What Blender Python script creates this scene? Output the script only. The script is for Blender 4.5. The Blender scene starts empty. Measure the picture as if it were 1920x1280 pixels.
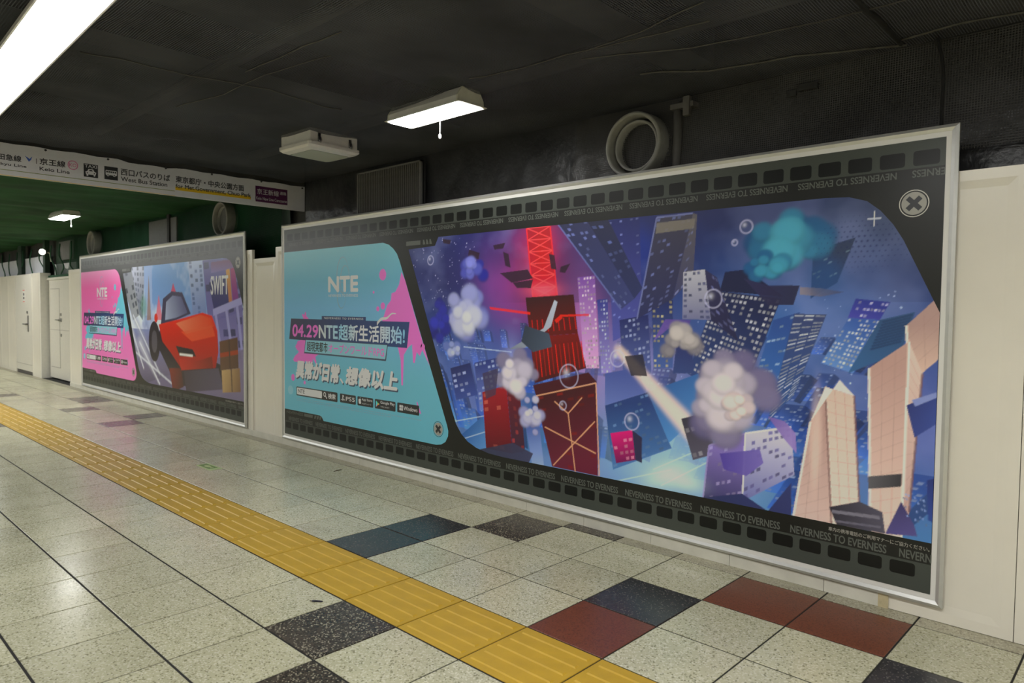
import bpy, bmesh, math, random
import numpy as np
from mathutils import Vector, Matrix, noise
from mathutils.geometry import tessellate_polygon

random.seed(7)
scene = bpy.context.scene
COL = scene.collection

# ------------------------------------------------------------------ camera
CAM_POS = Vector((-2.232, -2.003, 1.367))
YAW, PITCH, ROLL = 0.8134, 0.0432, -0.0101
FWD = Vector((math.sin(YAW) * math.cos(PITCH), math.cos(YAW) * math.cos(PITCH), -math.sin(PITCH)))
RIGHT0 = Vector((math.cos(YAW), -math.sin(YAW), 0))
DOWN0 = Vector((-math.sin(YAW) * math.sin(PITCH), -math.cos(YAW) * math.sin(PITCH), -math.cos(PITCH)))
RIGHT = math.cos(ROLL) * RIGHT0 + math.sin(ROLL) * DOWN0
DOWN = -math.sin(ROLL) * RIGHT0 + math.cos(ROLL) * DOWN0
cam_data = bpy.data.cameras.new('camera')
cam_data.sensor_width = 36
cam_data.lens = 1319.79 / 1920 * 36
cam_data.clip_start = 0.05
cam_data.dof.use_dof = True
cam_data.dof.focus_distance = 4.2
cam_data.dof.aperture_fstop = 3.2
cam = bpy.data.objects.new('camera', cam_data)
COL.objects.link(cam)
m = Matrix.Identity(4)
for i in range(3):
    m[i][0] = RIGHT[i]
    m[i][1] = -DOWN[i]
    m[i][2] = -FWD[i]
    m[i][3] = CAM_POS[i]
cam.matrix_world = m
scene.camera = cam

# ------------------------------------------------------------------ world, exposure (the lamps are built with their fixtures)
world = bpy.data.worlds.new('world')
scene.world = world
world.use_nodes = True
world.node_tree.nodes['Background'].inputs[0].default_value = (0.02, 0.02, 0.022, 1)
world.node_tree.nodes['Background'].inputs[1].default_value = 0.3
scene.view_settings.view_transform = 'Standard'
scene.view_settings.look = 'None'
scene.view_settings.gamma = 1
scene.view_settings.use_curve_mapping = False
scene.view_settings.exposure = 0.13
scene.cycles.max_bounces = 5
scene.cycles.use_light_tree = False
scene.cycles.diffuse_bounces = 3
scene.cycles.glossy_bounces = 3
scene.cycles.transparent_max_bounces = 8
scene.cycles.caustics_reflective = False
scene.cycles.caustics_refractive = False
LAMP = 27.0          # radiance of the fluorescent covers

# ------------------------------------------------------------------ colours and materials
def lin(c):
    return tuple((x / 255 / 12.92 if x / 255 <= 0.04045 else ((x / 255 + 0.055) / 1.055) ** 2.4) for x in c)

PRINT_K = 0.54
def A(*c):
    """colour of a printed ink, given as it looks under the hall's lamps"""
    return tuple(min(0.95, x / PRINT_K) for x in lin(c))

def new_mat(name):
    mt = bpy.data.materials.new(name)
    mt.use_nodes = True
    nt = mt.node_tree
    return mt, nt, nt.nodes['Principled BSDF']

def plain(name, col, rough=0.5, metal=0.0, coat=0.0, noise_amt=0.0, noise_scale=20.0, bump=0.0, bump_scale=60.0, spec=0.5):
    mt, nt, b = new_mat(name)
    b.inputs['Base Color'].default_value = (*col, 1)
    b.inputs['Roughness'].default_value = rough
    b.inputs['Metallic'].default_value = metal
    b.inputs['Coat Weight'].default_value = coat
    b.inputs['Specular IOR Level'].default_value = spec
    tc = nt.nodes.new('ShaderNodeTexCoord')
    if noise_amt > 0:
        nz = nt.nodes.new('ShaderNodeTexNoise')
        nz.inputs['Scale'].default_value = noise_scale
        nz.inputs['Detail'].default_value = 5
        nt.links.new(tc.outputs['Object'], nz.inputs['Vector'])
        cr = nt.nodes.new('ShaderNodeValToRGB')
        cr.color_ramp.elements[0].position = 0.3
        cr.color_ramp.elements[1].position = 0.7
        cr.color_ramp.elements[0].color = (*[x * (1 - noise_amt) for x in col], 1)
        cr.color_ramp.elements[1].color = (*[min(1, x * (1 + noise_amt)) for x in col], 1)
        nt.links.new(nz.outputs['Fac'], cr.inputs['Fac'])
        nt.links.new(cr.outputs['Color'], b.inputs['Base Color'])
    if bump > 0:
        nz = nt.nodes.new('ShaderNodeTexNoise')
        nz.inputs['Scale'].default_value = bump_scale
        nz.inputs['Detail'].default_value = 4
        nt.links.new(tc.outputs['Object'], nz.inputs['Vector'])
        bp = nt.nodes.new('ShaderNodeBump')
        bp.inputs['Strength'].default_value = bump
        bp.inputs['Distance'].default_value = 0.01
        nt.links.new(nz.outputs['Fac'], bp.inputs['Height'])
        nt.links.new(bp.outputs['Normal'], b.inputs['Normal'])
    return mt

def glow_mat(name, col, strength):
    mt, nt, b = new_mat(name)
    b.inputs['Base Color'].default_value = (0.8, 0.8, 0.8, 1)
    b.inputs['Emission Color'].default_value = (*col, 1)
    b.inputs['Emission Strength'].default_value = strength
    return mt

def terrazzo(name, base, chip_dark, chip_light, dark_t, light_t, scale=150.0, rough=0.2):
    mt, nt, b = new_mat(name)
    N = nt.nodes.new
    L = nt.links.new
    tc = N('ShaderNodeTexCoord')
    oi = N('ShaderNodeObjectInfo')
    add = N('ShaderNodeVectorMath'); add.operation = 'ADD'
    sc = N('ShaderNodeVectorMath'); sc.operation = 'SCALE'
    sc.inputs['Scale'].default_value = 1.0
    L(oi.outputs['Location'], sc.inputs[0])
    L(tc.outputs['Object'], add.inputs[0])
    L(sc.outputs['Vector'], add.inputs[1])
    vo = N('ShaderNodeTexVoronoi'); vo.inputs['Scale'].default_value = scale
    L(add.outputs['Vector'], vo.inputs['Vector'])
    sep = N('ShaderNodeSeparateColor')
    L(vo.outputs['Color'], sep.inputs['Color'])
    lt1 = N('ShaderNodeMath'); lt1.operation = 'LESS_THAN'; lt1.inputs[1].default_value = dark_t
    lt2 = N('ShaderNodeMath'); lt2.operation = 'LESS_THAN'; lt2.inputs[1].default_value = light_t
    L(sep.outputs['Red'], lt1.inputs[0]); L(sep.outputs['Green'], lt2.inputs[0])
    nz = N('ShaderNodeTexNoise'); nz.inputs['Scale'].default_value = 3.0; nz.inputs['Detail'].default_value = 4
    L(add.outputs['Vector'], nz.inputs['Vector'])
    cr = N('ShaderNodeValToRGB')
    cr.color_ramp.elements[0].position = 0.3; cr.color_ramp.elements[1].position = 0.7
    cr.color_ramp.elements[0].color = (*[x * 0.88 for x in base], 1)
    cr.color_ramp.elements[1].color = (*[min(1, x * 1.08) for x in base], 1)
    L(nz.outputs['Fac'], cr.inputs['Fac'])
    m1 = N('ShaderNodeMix'); m1.data_type = 'RGBA'; m1.inputs['B'].default_value = (*chip_dark, 1)
    L(lt1.outputs[0], m1.inputs['Factor']); L(cr.outputs['Color'], m1.inputs['A'])
    m2 = N('ShaderNodeMix'); m2.data_type = 'RGBA'; m2.inputs['B'].default_value = (*chip_light, 1)
    L(lt2.outputs[0], m2.inputs['Factor']); L(m1.outputs['Result'], m2.inputs['A'])
    hv = N('ShaderNodeHueSaturation')
    mr = N('ShaderNodeMapRange'); mr.inputs['To Min'].default_value = 0.9; mr.inputs['To Max'].default_value = 1.08
    L(oi.outputs['Random'], mr.inputs['Value']); L(mr.outputs['Result'], hv.inputs['Value'])
    L(m2.outputs['Result'], hv.inputs['Color'])
    L(hv.outputs['Color'], b.inputs['Base Color'])
    rz = N('ShaderNodeMapRange'); rz.inputs['To Min'].default_value = rough - 0.05; rz.inputs['To Max'].default_value = rough + 0.1
    L(nz.outputs['Fac'], rz.inputs['Value']); L(rz.outputs['Result'], b.inputs['Roughness'])
    return mt

def net_mat(name, col, axes, pitch, strand, rough=0.9):
    """woven net: opaque strands, open holes, laid out in the object's own metres"""
    mt, nt, b = new_mat(name)
    N = nt.nodes.new
    L = nt.links.new
    tc = N('ShaderNodeTexCoord')
    sep = N('ShaderNodeSeparateXYZ')
    L(tc.outputs['Object'], sep.inputs[0])
    outs = []
    for ax in axes:
        d = N('ShaderNodeMath'); d.operation = 'DIVIDE'; d.inputs[1].default_value = pitch
        L(sep.outputs[ax], d.inputs[0])
        fr = N('ShaderNodeMath'); fr.operation = 'FRACT'
        L(d.outputs[0], fr.inputs[0])
        lt = N('ShaderNodeMath'); lt.operation = 'LESS_THAN'; lt.inputs[1].default_value = strand
        L(fr.outputs[0], lt.inputs[0])
        outs.append(lt)
    mx = N('ShaderNodeMath'); mx.operation = 'MAXIMUM'
    L(outs[0].outputs[0], mx.inputs[0]); L(outs[1].outputs[0], mx.inputs[1])
    nz = N('ShaderNodeTexNoise'); nz.inputs['Scale'].default_value = 1.6; nz.inputs['Detail'].default_value = 6
    L(tc.outputs['Object'], nz.inputs['Vector'])
    cr = N('ShaderNodeValToRGB')
    cr.color_ramp.elements[0].position = 0.3; cr.color_ramp.elements[1].position = 0.7
    cr.color_ramp.elements[0].color = (*[x * 0.6 for x in col], 1)
    cr.color_ramp.elements[1].color = (*[x * 1.4 for x in col], 1)
    L(nz.outputs['Fac'], cr.inputs['Fac'])
    L(cr.outputs['Color'], b.inputs['Base Color'])
    b.inputs['Roughness'].default_value = rough
    b.inputs['Specular IOR Level'].default_value = 0.2
    L(mx.outputs[0], b.inputs['Alpha'])
    return mt

def attr_mat(name, rough=0.3):
    mt, nt, b = new_mat(name)
    at = nt.nodes.new('ShaderNodeAttribute')
    at.attribute_name = 'ink'
    nt.links.new(at.outputs['Color'], b.inputs['Base Color'])
    b.inputs['Roughness'].default_value = rough
    return mt

def ramp_mat(name, axis, stops, rough=0.3):
    """print with a colour run along one of the object's own axes, metres"""
    mt, nt, b = new_mat(name)
    tc = nt.nodes.new('ShaderNodeTexCoord')
    sep = nt.nodes.new('ShaderNodeSeparateXYZ')
    nt.links.new(tc.outputs['Object'], sep.inputs[0])
    mr = nt.nodes.new('ShaderNodeMapRange')
    lo, hi = stops[0][0], stops[-1][0]
    mr.inputs['From Min'].default_value = lo; mr.inputs['From Max'].default_value = hi
    nt.links.new(sep.outputs[axis], mr.inputs['Value'])
    cr = nt.nodes.new('ShaderNodeValToRGB')
    els = cr.color_ramp.elements
    while len(els) < len(stops):
        els.new(0.5)
    for e, (p, c) in zip(els, stops):
        e.position = (p - lo) / (hi - lo); e.color = (*c, 1)
    nt.links.new(mr.outputs['Result'], cr.inputs['Fac'])
    nt.links.new(cr.outputs['Color'], b.inputs['Base Color'])
    b.inputs['Roughness'].default_value = rough
    return mt

M = {}
M['tile_beige'] = terrazzo('tile_beige', (0.56, 0.54, 0.365), (0.29, 0.28, 0.17), (0.69, 0.67, 0.51), 0.12, 0.2, 160)
M['tile_border'] = terrazzo('tile_border', (0.42, 0.39, 0.27), (0.25, 0.22, 0.15), (0.52, 0.50, 0.38), 0.2, 0.2, 160, 0.3)
M['tile_brown'] = terrazzo('tile_brown', (0.075, 0.06, 0.045), (0.03, 0.025, 0.02), (0.36, 0.33, 0.24), 0.3, 0.13, 170, 0.25)
M['tile_charcoal'] = terrazzo('tile_charcoal', (0.045, 0.042, 0.042), (0.02, 0.02, 0.02), (0.14, 0.13, 0.12), 0.3, 0.07, 190, 0.22)
M['tile_red'] = terrazzo('tile_red', (0.19, 0.054, 0.024), (0.11, 0.032, 0.017), (0.21, 0.07, 0.038), 0.25, 0.15, 210, 0.28)
M['grout'] = plain('grout', (0.018, 0.017, 0.015), 0.9, noise_amt=0.3)
M['tactile'] = plain('tactile', (0.57, 0.355, 0.028), 0.42, noise_amt=0.08, noise_scale=8, bump=0.08, bump_scale=300)
M['hoarding'] = plain('hoarding', (0.84, 0.795, 0.70), 0.22, noise_amt=0.03, noise_scale=3, bump=0.05, bump_scale=5)
M['hoarding_joint'] = plain('hoarding_joint', (0.12, 0.11, 0.10), 0.6)
M['base_cover'] = plain('base_cover', (0.70, 0.68, 0.60), 0.4, noise_amt=0.08, noise_scale=9)
M['yellowed'] = plain('yellowed', (0.56, 0.48, 0.30), 0.5, noise_amt=0.12, noise_scale=40)
M['door_white'] = plain('door_white', (0.72, 0.69, 0.62), 0.32, noise_amt=0.03)
M['door_groove'] = plain('door_groove', (0.36, 0.34, 0.31), 0.5)
M['steel'] = plain('steel', (0.48, 0.48, 0.47), 0.3, metal=1.0, noise_amt=0.05)
M['dark_steel'] = plain('dark_steel', (0.10, 0.10, 0.10), 0.35, metal=0.8)
M['alu'] = plain('alu', (0.62, 0.62, 0.60), 0.3, metal=0.55, noise_amt=0.03)
M['concrete_dark'] = plain('concrete_dark', (0.05, 0.048, 0.045), 0.85, noise_amt=0.35, noise_scale=2.5, bump=0.4, bump_scale=15)
M['concrete_beam'] = plain('concrete_beam', (0.08, 0.075, 0.07), 0.85, noise_amt=0.3, noise_scale=3)
M['sheet_black'] = plain('sheet_black', (0.036, 0.036, 0.038), 0.30, noise_amt=0.4, noise_scale=3, bump=0.9, bump_scale=11)
M['sheet_green'] = plain('sheet_green', (0.009, 0.034, 0.016), 0.6, noise_amt=0.5, noise_scale=2.5, bump=0.5, bump_scale=12)
M['plaster'] = plain('plaster', (0.75, 0.73, 0.67), 0.6, noise_amt=0.04)
M['net_black_ceiling'] = net_mat('net_black_ceiling', (0.082, 0.086, 0.100), ('X', 'Y'), 0.0115, 0.36)
M['net_black_wall'] = net_mat('net_black_wall', (0.085, 0.082, 0.080), ('Y', 'Z'), 0.0115, 0.32)
M['net_green_ceiling'] = net_mat('net_green_ceiling', (0.022, 0.085, 0.030), ('X', 'Y'), 0.012, 0.60)
M['net_green_wall'] = net_mat('net_green_wall', (0.008, 0.05, 0.02), ('Y', 'Z'), 0.012, 0.36)
M['rope'] = plain('rope', (0.09, 0.085, 0.075), 0.9, noise_amt=0.2)
M['rope_dark'] = plain('rope_dark', (0.012, 0.012, 0.012), 0.9, noise_amt=0.2)
M['rope_green'] = plain('rope_green', (0.012, 0.07, 0.03), 0.9, noise_amt=0.2)
M['pipe_grey'] = plain('pipe_grey', (0.25, 0.245, 0.22), 0.6, noise_amt=0.1)
M['pipe_inside'] = plain('pipe_inside', (0.03, 0.03, 0.03), 0.8, noise_amt=0.2)
M['grille'] = plain('grille', (0.10, 0.095, 0.088), 0.6, noise_amt=0.1)
M['grille_frame'] = plain('grille_frame', (0.16, 0.155, 0.15), 0.5, noise_amt=0.1)
M['board_grey'] = plain('board_grey', (0.12, 0.12, 0.115), 0.7, noise_amt=0.1)
M['board_pale'] = plain('board_pale', (0.62, 0.63, 0.68), 0.6, noise_amt=0.06)
M['fixture'] = plain('fixture', (0.66, 0.64, 0.60), 0.4, noise_amt=0.04)
M['fixture_beige'] = plain('fixture_beige', (0.60, 0.58, 0.47), 0.5, noise_amt=0.06)
M['box_lens'] = plain('box_lens', (0.46, 0.48, 0.40), 0.3)
M['lamp_lens'] = glow_mat('lamp_lens', (1.0, 0.995, 0.965), LAMP)
M['lamp_lens_dimmed'] = glow_mat('lamp_lens_dimmed', (1.0, 0.995, 0.975), LAMP * 0.45)  # emission cut so the floor under this lamp stays darker
M['lamp_lens_boosted'] = glow_mat('lamp_lens_boosted', (1.0, 0.995, 0.965), LAMP * 1.35)  # emission raised to make up the light near the camera
M['spot_lens'] = glow_mat('spot_lens', (1.0, 0.93, 0.80), 12.0)
M['cord_white'] = plain('cord_white', (0.8, 0.8, 0.78), 0.5)
M['sign_white'] = plain('sign_white', (0.70, 0.685, 0.70), 0.4, noise_amt=0.03, bump=0.1, bump_scale=6)
M['sign_black'] = plain('sign_black', (0.02, 0.02, 0.022), 0.5)
M['sign_grey'] = plain('sign_grey', (0.05, 0.048, 0.05), 0.5)
M['sign_yellow'] = plain('sign_yellow', (0.80, 0.50, 0.01), 0.5)
M['sign_olive'] = plain('sign_olive', (0.26, 0.30, 0.10), 0.5)
M['sign_purple'] = plain('sign_purple', (0.085, 0.012, 0.07), 0.5)
M['sign_blue'] = plain('sign_blue', (0.06, 0.14, 0.55), 0.5)
M['sign_pink'] = plain('sign_pink', (0.72, 0.16, 0.36), 0.5)
M['sticker_green'] = plain('sticker_green', (0.16, 0.30, 0.08), 0.4)
M['sticker_pale'] = plain('sticker_pale', (0.55, 0.68, 0.32), 0.4)
M['pen'] = plain('pen', (0.012, 0.010, 0.03), 0.4)
M['stick'] = plain('stick', (0.12, 0.085, 0.05), 0.7)
M['paper'] = plain('paper', (0.74, 0.72, 0.68), 0.6)
M['red_ink'] = plain('red_ink', (0.62, 0.08, 0.05), 0.5)
# inks of the two advertisements
GL = 0.30
M['p_white'] = plain('p_white', (0.80, 0.79, 0.76), GL)
M['p_black'] = plain('p_black', A(20, 21, 19), GL, spec=0.4)
M['p_band'] = plain('p_band', A(54, 58, 54), GL, spec=0.3)
M['p_hole'] = plain('p_hole', A(14, 15, 14), GL, spec=0.3)
M['p_stript'] = plain('p_stript', A(74, 77, 73), GL, spec=0.35)
M['p_grey'] = plain('p_grey', A(128, 126, 120), GL)
M['p_ring'] = plain('p_ring', A(165, 163, 156), GL)
M['p_navy'] = ramp_mat('p_navy', 'X', [(0.14, A(52, 48, 68)), (1.1, A(30, 50, 92)), (2.04, A(34, 54, 100))], GL)
M['p_pink'] = plain('p_pink', A(206, 92, 170), GL)
M['p_cyan'] = plain('p_cyan', A(84, 156, 176), GL)
M['p_teal_box'] = plain('p_teal_box', A(112, 160, 176), GL)
M['p_type'] = plain('p_type', A(176, 176, 178), GL)
M['p_type_blue'] = ramp_mat('p_type_blue', 'X', [(0.68, A(178, 178, 180)), (1.05, A(120, 168, 196)), (1.35, A(178, 180, 184)), (1.6, A(176, 180, 186)), (1.97, A(110, 160, 190))], GL)
M['p_faint'] = plain('p_faint', A(110, 140, 160), GL)
M['p_shadow'] = plain('p_shadow', A(52, 62, 84), GL)
M['p_dark'] = plain('p_dark', A(30, 32, 36), GL)
M['p_panel1'] = ramp_mat('p_panel1', 'Y', [(0.25, A(84, 152, 172)), (0.7, A(86, 152, 172)), (1.3, A(96, 150, 186)), (1.55, A(84, 146, 172)), (1.85, A(96, 158, 174))], GL)
M['p_panel2'] = ramp_mat('p_panel2', 'Y', [(0.25, A(206, 96, 158)), (1.0, A(204, 92, 152)), (1.6, A(190, 76, 140)), (1.85, A(200, 104, 156))], GL)
M['p_g1'] = plain('p_g1', A(70, 170, 190), GL)
M['p_g2'] = plain('p_g2', A(80, 165, 90), GL)
M['p_g3'] = plain('p_g3', A(200, 170, 70), GL)
M['p_g4'] = plain('p_g4', A(200, 80, 70), GL)
M['p_art'] = attr_mat('p_art', GL)
M['clip_steel'] = plain('clip_steel', (0.30, 0.30, 0.30), 0.3, metal=1.0)
M['tile_taupe'] = terrazzo('tile_taupe', (0.17, 0.145, 0.115), (0.09, 0.075, 0.06), (0.34, 0.31, 0.25), 0.25, 0.12, 170, 0.25)

# ------------------------------------------------------------------ mesh helpers
class MB:
    """collects shapes for ONE mesh object"""
    def __init__(self):
        self.v = []; self.f = []
    def add(self, vs, fs):
        o = len(self.v)
        self.v += [tuple(p) for p in vs]
        self.f += [tuple(i + o for i in f) for f in fs]
        return self
    def box(self, x0, x1, y0, y1, z0, z1):
        return self.add([(x0, y0, z0), (x1, y0, z0), (x1, y1, z0), (x0, y1, z0), (x0, y0, z1), (x1, y0, z1), (x1, y1, z1), (x0, y1, z1)],
                        [(0, 3, 2, 1), (4, 5, 6, 7), (0, 1, 5, 4), (1, 2, 6, 5), (2, 3, 7, 6), (3, 0, 4, 7)])
    def prism(self, poly, z0, z1):
        n = len(poly)
        area = sum(poly[i][0] * poly[(i + 1) % n][1] - poly[(i + 1) % n][0] * poly[i][1] for i in range(n))
        if area < 0:
            poly = poly[::-1]
        vs = [(p[0], p[1], z0) for p in poly] + [(p[0], p[1], z1) for p in poly]
        tr = tessellate_polygon([[Vector((p[0], p[1], 0)) for p in poly]])
        fs = [(i, (i + 1) % n, n + (i + 1) % n, n + i) for i in range(n)]
        for t in tr:
            a, b, c = t
            cr = (poly[b][0] - poly[a][0]) * (poly[c][1] - poly[a][1]) - (poly[b][1] - poly[a][1]) * (poly[c][0] - poly[a][0])
            t = (a, b, c) if cr > 0 else (a, c, b)
            fs.append(tuple(n + i for i in t)); fs.append(tuple(reversed(t)))
        return self.add(vs, fs)
    def flat(self, poly, z, holes=()):
        loops = [list(poly)] + [list(h) for h in holes]
        pts = [p for l in loops for p in l]
        tr = tessellate_polygon([[Vector((p[0], p[1], 0)) for p in l] for l in loops])
        fs = []
        for a, b, c in tr:
            cr = (pts[b][0] - pts[a][0]) * (pts[c][1] - pts[a][1]) - (pts[b][1] - pts[a][1]) * (pts[c][0] - pts[a][0])
            if abs(cr) > 1e-12:
                fs.append((a, b, c) if cr > 0 else (a, c, b))
        return self.add([(p[0], p[1], z) for p in pts], fs)
    def tube(self, pts, r, n=8, caps=True):
        pts = [Vector(p) for p in pts]
        rs = r if isinstance(r, (list, tuple)) else [r] * len(pts)
        o = len(self.v); vs = []
        for i, p in enumerate(pts):
            d = (pts[min(i + 1, len(pts) - 1)] - pts[max(i - 1, 0)]).normalized()
            up = Vector((0, 0, 1)) if abs(d.z) < 0.9 else Vector((1, 0, 0))
            a = d.cross(up).normalized(); b = d.cross(a)
            for k in range(n):
                t = 2 * math.pi * k / n
                vs.append(tuple(p + (a * math.cos(t) + b * math.sin(t)) * rs[i]))
        fs = []
        for i in range(len(pts) - 1):
            for k in range(n):
                fs.append((i * n + k, (i + 1) * n + k, (i + 1) * n + (k + 1) % n, i * n + (k + 1) % n))
        if caps:
            fs.append(tuple(range(n))); fs.append(tuple(range((len(pts) - 1) * n, len(pts) * n))[::-1])
        return self.add(vs, fs)
    def lathe_x(self, prof, n=40):
        """profile of (x, r) turned about the x axis"""
        vs = []
        for x, r in prof:
            for k in range(n):
                t = 2 * math.pi * k / n
                vs.append((x, r * math.cos(t), r * math.sin(t)))
        fs = []
        for i in range(len(prof) - 1):
            for k in range(n):
                fs.append((i * n + k, i * n + (k + 1) % n, (i + 1) * n + (k + 1) % n, (i + 1) * n + k))
        return self.add(vs, fs)
    def mesh(self, name, mat, smooth=False):
        me = bpy.data.meshes.new(name)
        me.from_pydata(self.v, [], self.f)
        me.materials.append(mat)
        if smooth:
            me.polygons.foreach_set('use_smooth', [True] * len(me.polygons))
        me.update()
        return me
    def build(self, name, mat, parent=None, smooth=False, bevel=0.0):
        o = bpy.data.objects.new(name, self.mesh(name, mat, smooth))
        COL.objects.link(o)
        if parent:
            o.parent = parent
        if bevel > 0:
            md = o.modifiers.new('bevel', 'BEVEL'); md.width = bevel; md.segments = 2; md.limit_method = 'ANGLE'
        return o

def tag(o, label, cat, group=None, kind=None):
    if label: o['label'] = label
    if cat: o['category'] = cat
    if group: o['group'] = group
    if kind: o['kind'] = kind
    return o

def empty(name, loc=(0, 0, 0), rz=0.0):
    o = bpy.data.objects.new(name, None)
    COL.objects.link(o)
    o.location = loc; o.rotation_euler = (0, 0, rz)
    return o

def struct(o, label=None):
    o['kind'] = 'structure'
    if label: o['label'] = label
    return o

def link_copy(me, name, parent, loc, mat=None):
    o = bpy.data.objects.new(name, me)
    COL.objects.link(o); o.parent = parent; o.location = loc
    return o

def copy_tree(o, parent=None):
    c = o.copy(); COL.objects.link(c); c.parent = parent
    for ch in list(o.children):
        copy_tree(ch, c)
    return c

def rrect(u0, v0, u1, v1, r, n=5):
    pts = []
    for cx, cy, a0 in ((u1 - r, v1 - r, 0), (u0 + r, v1 - r, 90), (u0 + r, v0 + r, 180), (u1 - r, v0 + r, 270)):
        for k in range(n + 1):
            t = math.radians(a0 + 90 * k / n)
            pts.append((cx + r * math.cos(t), cy + r * math.sin(t)))
    return pts

def disc(u, v, r, n=28, ry=None):
    ry = ry or r
    return [(u + r * math.cos(2 * math.pi * k / n), v + ry * math.sin(2 * math.pi * k / n)) for k in range(n)]

def type_mesh(s, bold=0.0, spacing=1.0):
    cu = bpy.data.curves.new('lettering', 'FONT')
    cu.body = s
    cu.offset = bold
    cu.space_character = spacing
    cu.resolution_u = 3
    ob = bpy.data.objects.new('lettering_tmp', cu)
    COL.objects.link(ob)
    dg = bpy.context.evaluated_depsgraph_get()
    me = bpy.data.meshes.new_from_object(ob.evaluated_get(dg))
    bpy.data.objects.remove(ob)
    n = len(me.vertices)
    co = np.empty(n * 3, dtype=np.float32); me.vertices.foreach_get('co', co)
    co = co.reshape(-1, 3)
    faces = [tuple(p.vertices) for p in me.polygons]
    bpy.data.meshes.remove(me)
    return co, faces

def lettering(mb, s, u0, v0, u1, v1, z, bold=0.0, shear=0.0, turn=False, spacing=1.0):
    """set a line of type so that it fills the box u0..u1, v0..v1"""
    co, faces = type_mesh(s, 0.0, spacing)
    if len(co) == 0:
        return
    lo = co.min(0); hi = co.max(0)
    a = (co[:, 0] - lo[0]) / max(1e-6, hi[0] - lo[0]); b = (co[:, 1] - lo[1]) / max(1e-6, hi[1] - lo[1])
    if turn:
        a = 1 - a; b = 1 - b
    u = u0 + a * (u1 - u0) + (b - 0.5) * shear
    v = v0 + b * (v1 - v0)
    # weight: the strokes are set again slightly shifted
    d = bold * (v1 - v0) * 0.75
    shifts = [(0, 0)] if bold < 0.004 else [(-d, 0), (d, 0), (0, d), (0, -d), (-0.7 * d, 0.7 * d), (0.7 * d, 0.7 * d), (0.7 * d, -0.7 * d), (-0.7 * d, -0.7 * d), (0, 0)]
    for k, (du, dv) in enumerate(shifts):
        mb.add([(float(x), float(y), z + 1e-6 * k) for x, y in zip(u + du, v + dv)], faces)

def smooth_line(pts, n=10):
    """Catmull-Rom through the points"""
    P = [np.array(p, float) for p in pts]
    P = [2 * P[0] - P[1]] + P + [2 * P[-1] - P[-2]]
    out = []
    for i in range(1, len(P) - 2):
        for k in range(n):
            t = k / n
            out.append(0.5 * ((2 * P[i]) + (-P[i - 1] + P[i + 1]) * t + (2 * P[i - 1] - 5 * P[i] + 4 * P[i + 1] - P[i + 2]) * t * t + (-P[i - 1] + 3 * P[i] - 3 * P[i + 1] + P[i + 2]) * t ** 3))
    out.append(P[-2])
    return out

# ------------------------------------------------------------------ the place, metres: x towards the advertisement wall, y along the passage, z up
T = 0.40
X_HOARD = 1.324      # face of the white hoarding
X_WALL = 1.60        # dark wall behind it
Z_CEIL = 2.65
X_LEFT, Y_BACK, Y_FAR, Y_SIGN = -6.8, -6.4, 27.0, 4.55

# floor ------------------------------------------------------------
floor = struct(MB().box(X_LEFT - 0.1, X_WALL + 0.1, Y_BACK - 0.1, Y_FAR + 0.1, -0.15, -0.003).build('floor', M['grout']), 'passage floor of speckled beige tiles with scattered dark tiles')

def tile_mb(x0, x1, y0, y1, top=0.0, ch=0.0015):
    mb = MB()
    z0 = -0.012
    mb.add([(x0, y0, z0), (x1, y0, z0), (x1, y1, z0), (x0, y1, z0),
            (x0, y0, top - ch), (x1, y0, top - ch), (x1, y1, top - ch), (x0, y1, top - ch),
            (x0 + ch, y0 + ch, top), (x1 - ch, y0 + ch, top), (x1 - ch, y1 - ch, top), (x0 + ch, y1 - ch, top)],
           [(0, 1, 5, 4), (1, 2, 6, 5), (2, 3, 7, 6), (3, 0, 4, 7), (4, 5, 9, 8), (5, 6, 10, 9), (6, 7, 11, 10), (7, 4, 8, 11), (8, 9, 10, 11)])
    return mb

GX, GY = 0.0050, 0.0038
BROWN = {(1, -2), (0, -3), (2, 2)}
CHAR = {(3, 0), (3, 1), (-1, 1), (-4, 1)}
TAUPE = {(18, 2), (17, 1), (23, 2), (24, 2), (21, 1), (19, -2), (22, -2), (27, 0)}
RED = {(-1, 0), (-2, 2), (-3, 2)}
kinds = {}
def tile_kind(c, j):
    if (c, j) in BROWN: return 'tile_brown'
    if (c, j) in CHAR: return 'tile_charcoal'
    if (c, j) in TAUPE: return 'tile_taupe'
    if (c, j) in RED: return 'tile_red'
    return 'tile_beige'
cells = []
for c in range(-16, 67):
    for j in range(-17, 4):
        if j == -1:
            continue                                   # the tactile strip
        w = T if j < 2 else (3.05 - 2) * T
        x0 = j * T if j < 3 else 3.05 * T
        x1 = x0 + w if j < 3 else X_HOARD + 0.012
        cells.append((c, j, x0, x1))
def seen(c, j, x0, x1):
    p = Vector(((x0 + x1) / 2, (c + 0.5) * T, 0)) - CAM_POS
    z = p.dot(FWD)
    if z < 0.5: return 0
    a, b = p.dot(RIGHT) / z, p.dot(DOWN) / z
    if abs(a) > 0.80 or abs(b) > 0.62: return 0
    return (x1 - x0) / p.length ** 3
ranked = sorted(cells, key=lambda q: -seen(*q))
single = [q for q in ranked[:300] if seen(*q) > 0]
single_set = {q[:2] for q in single}
for c, j, x0, x1 in single:
    k = tile_kind(c, j) if j < 3 else ('tile_brown' if c == 1 else 'tile_border')
    key = (k, round(x1 - x0, 3))
    if key not in kinds:
        kinds[key] = tile_mb(GX, x1 - x0 - GX, GY, T - GY).mesh('tile', M[k])
    link_copy(kinds[key], 'tile', floor, (x0, c * T, 0))
rest = {}
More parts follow.
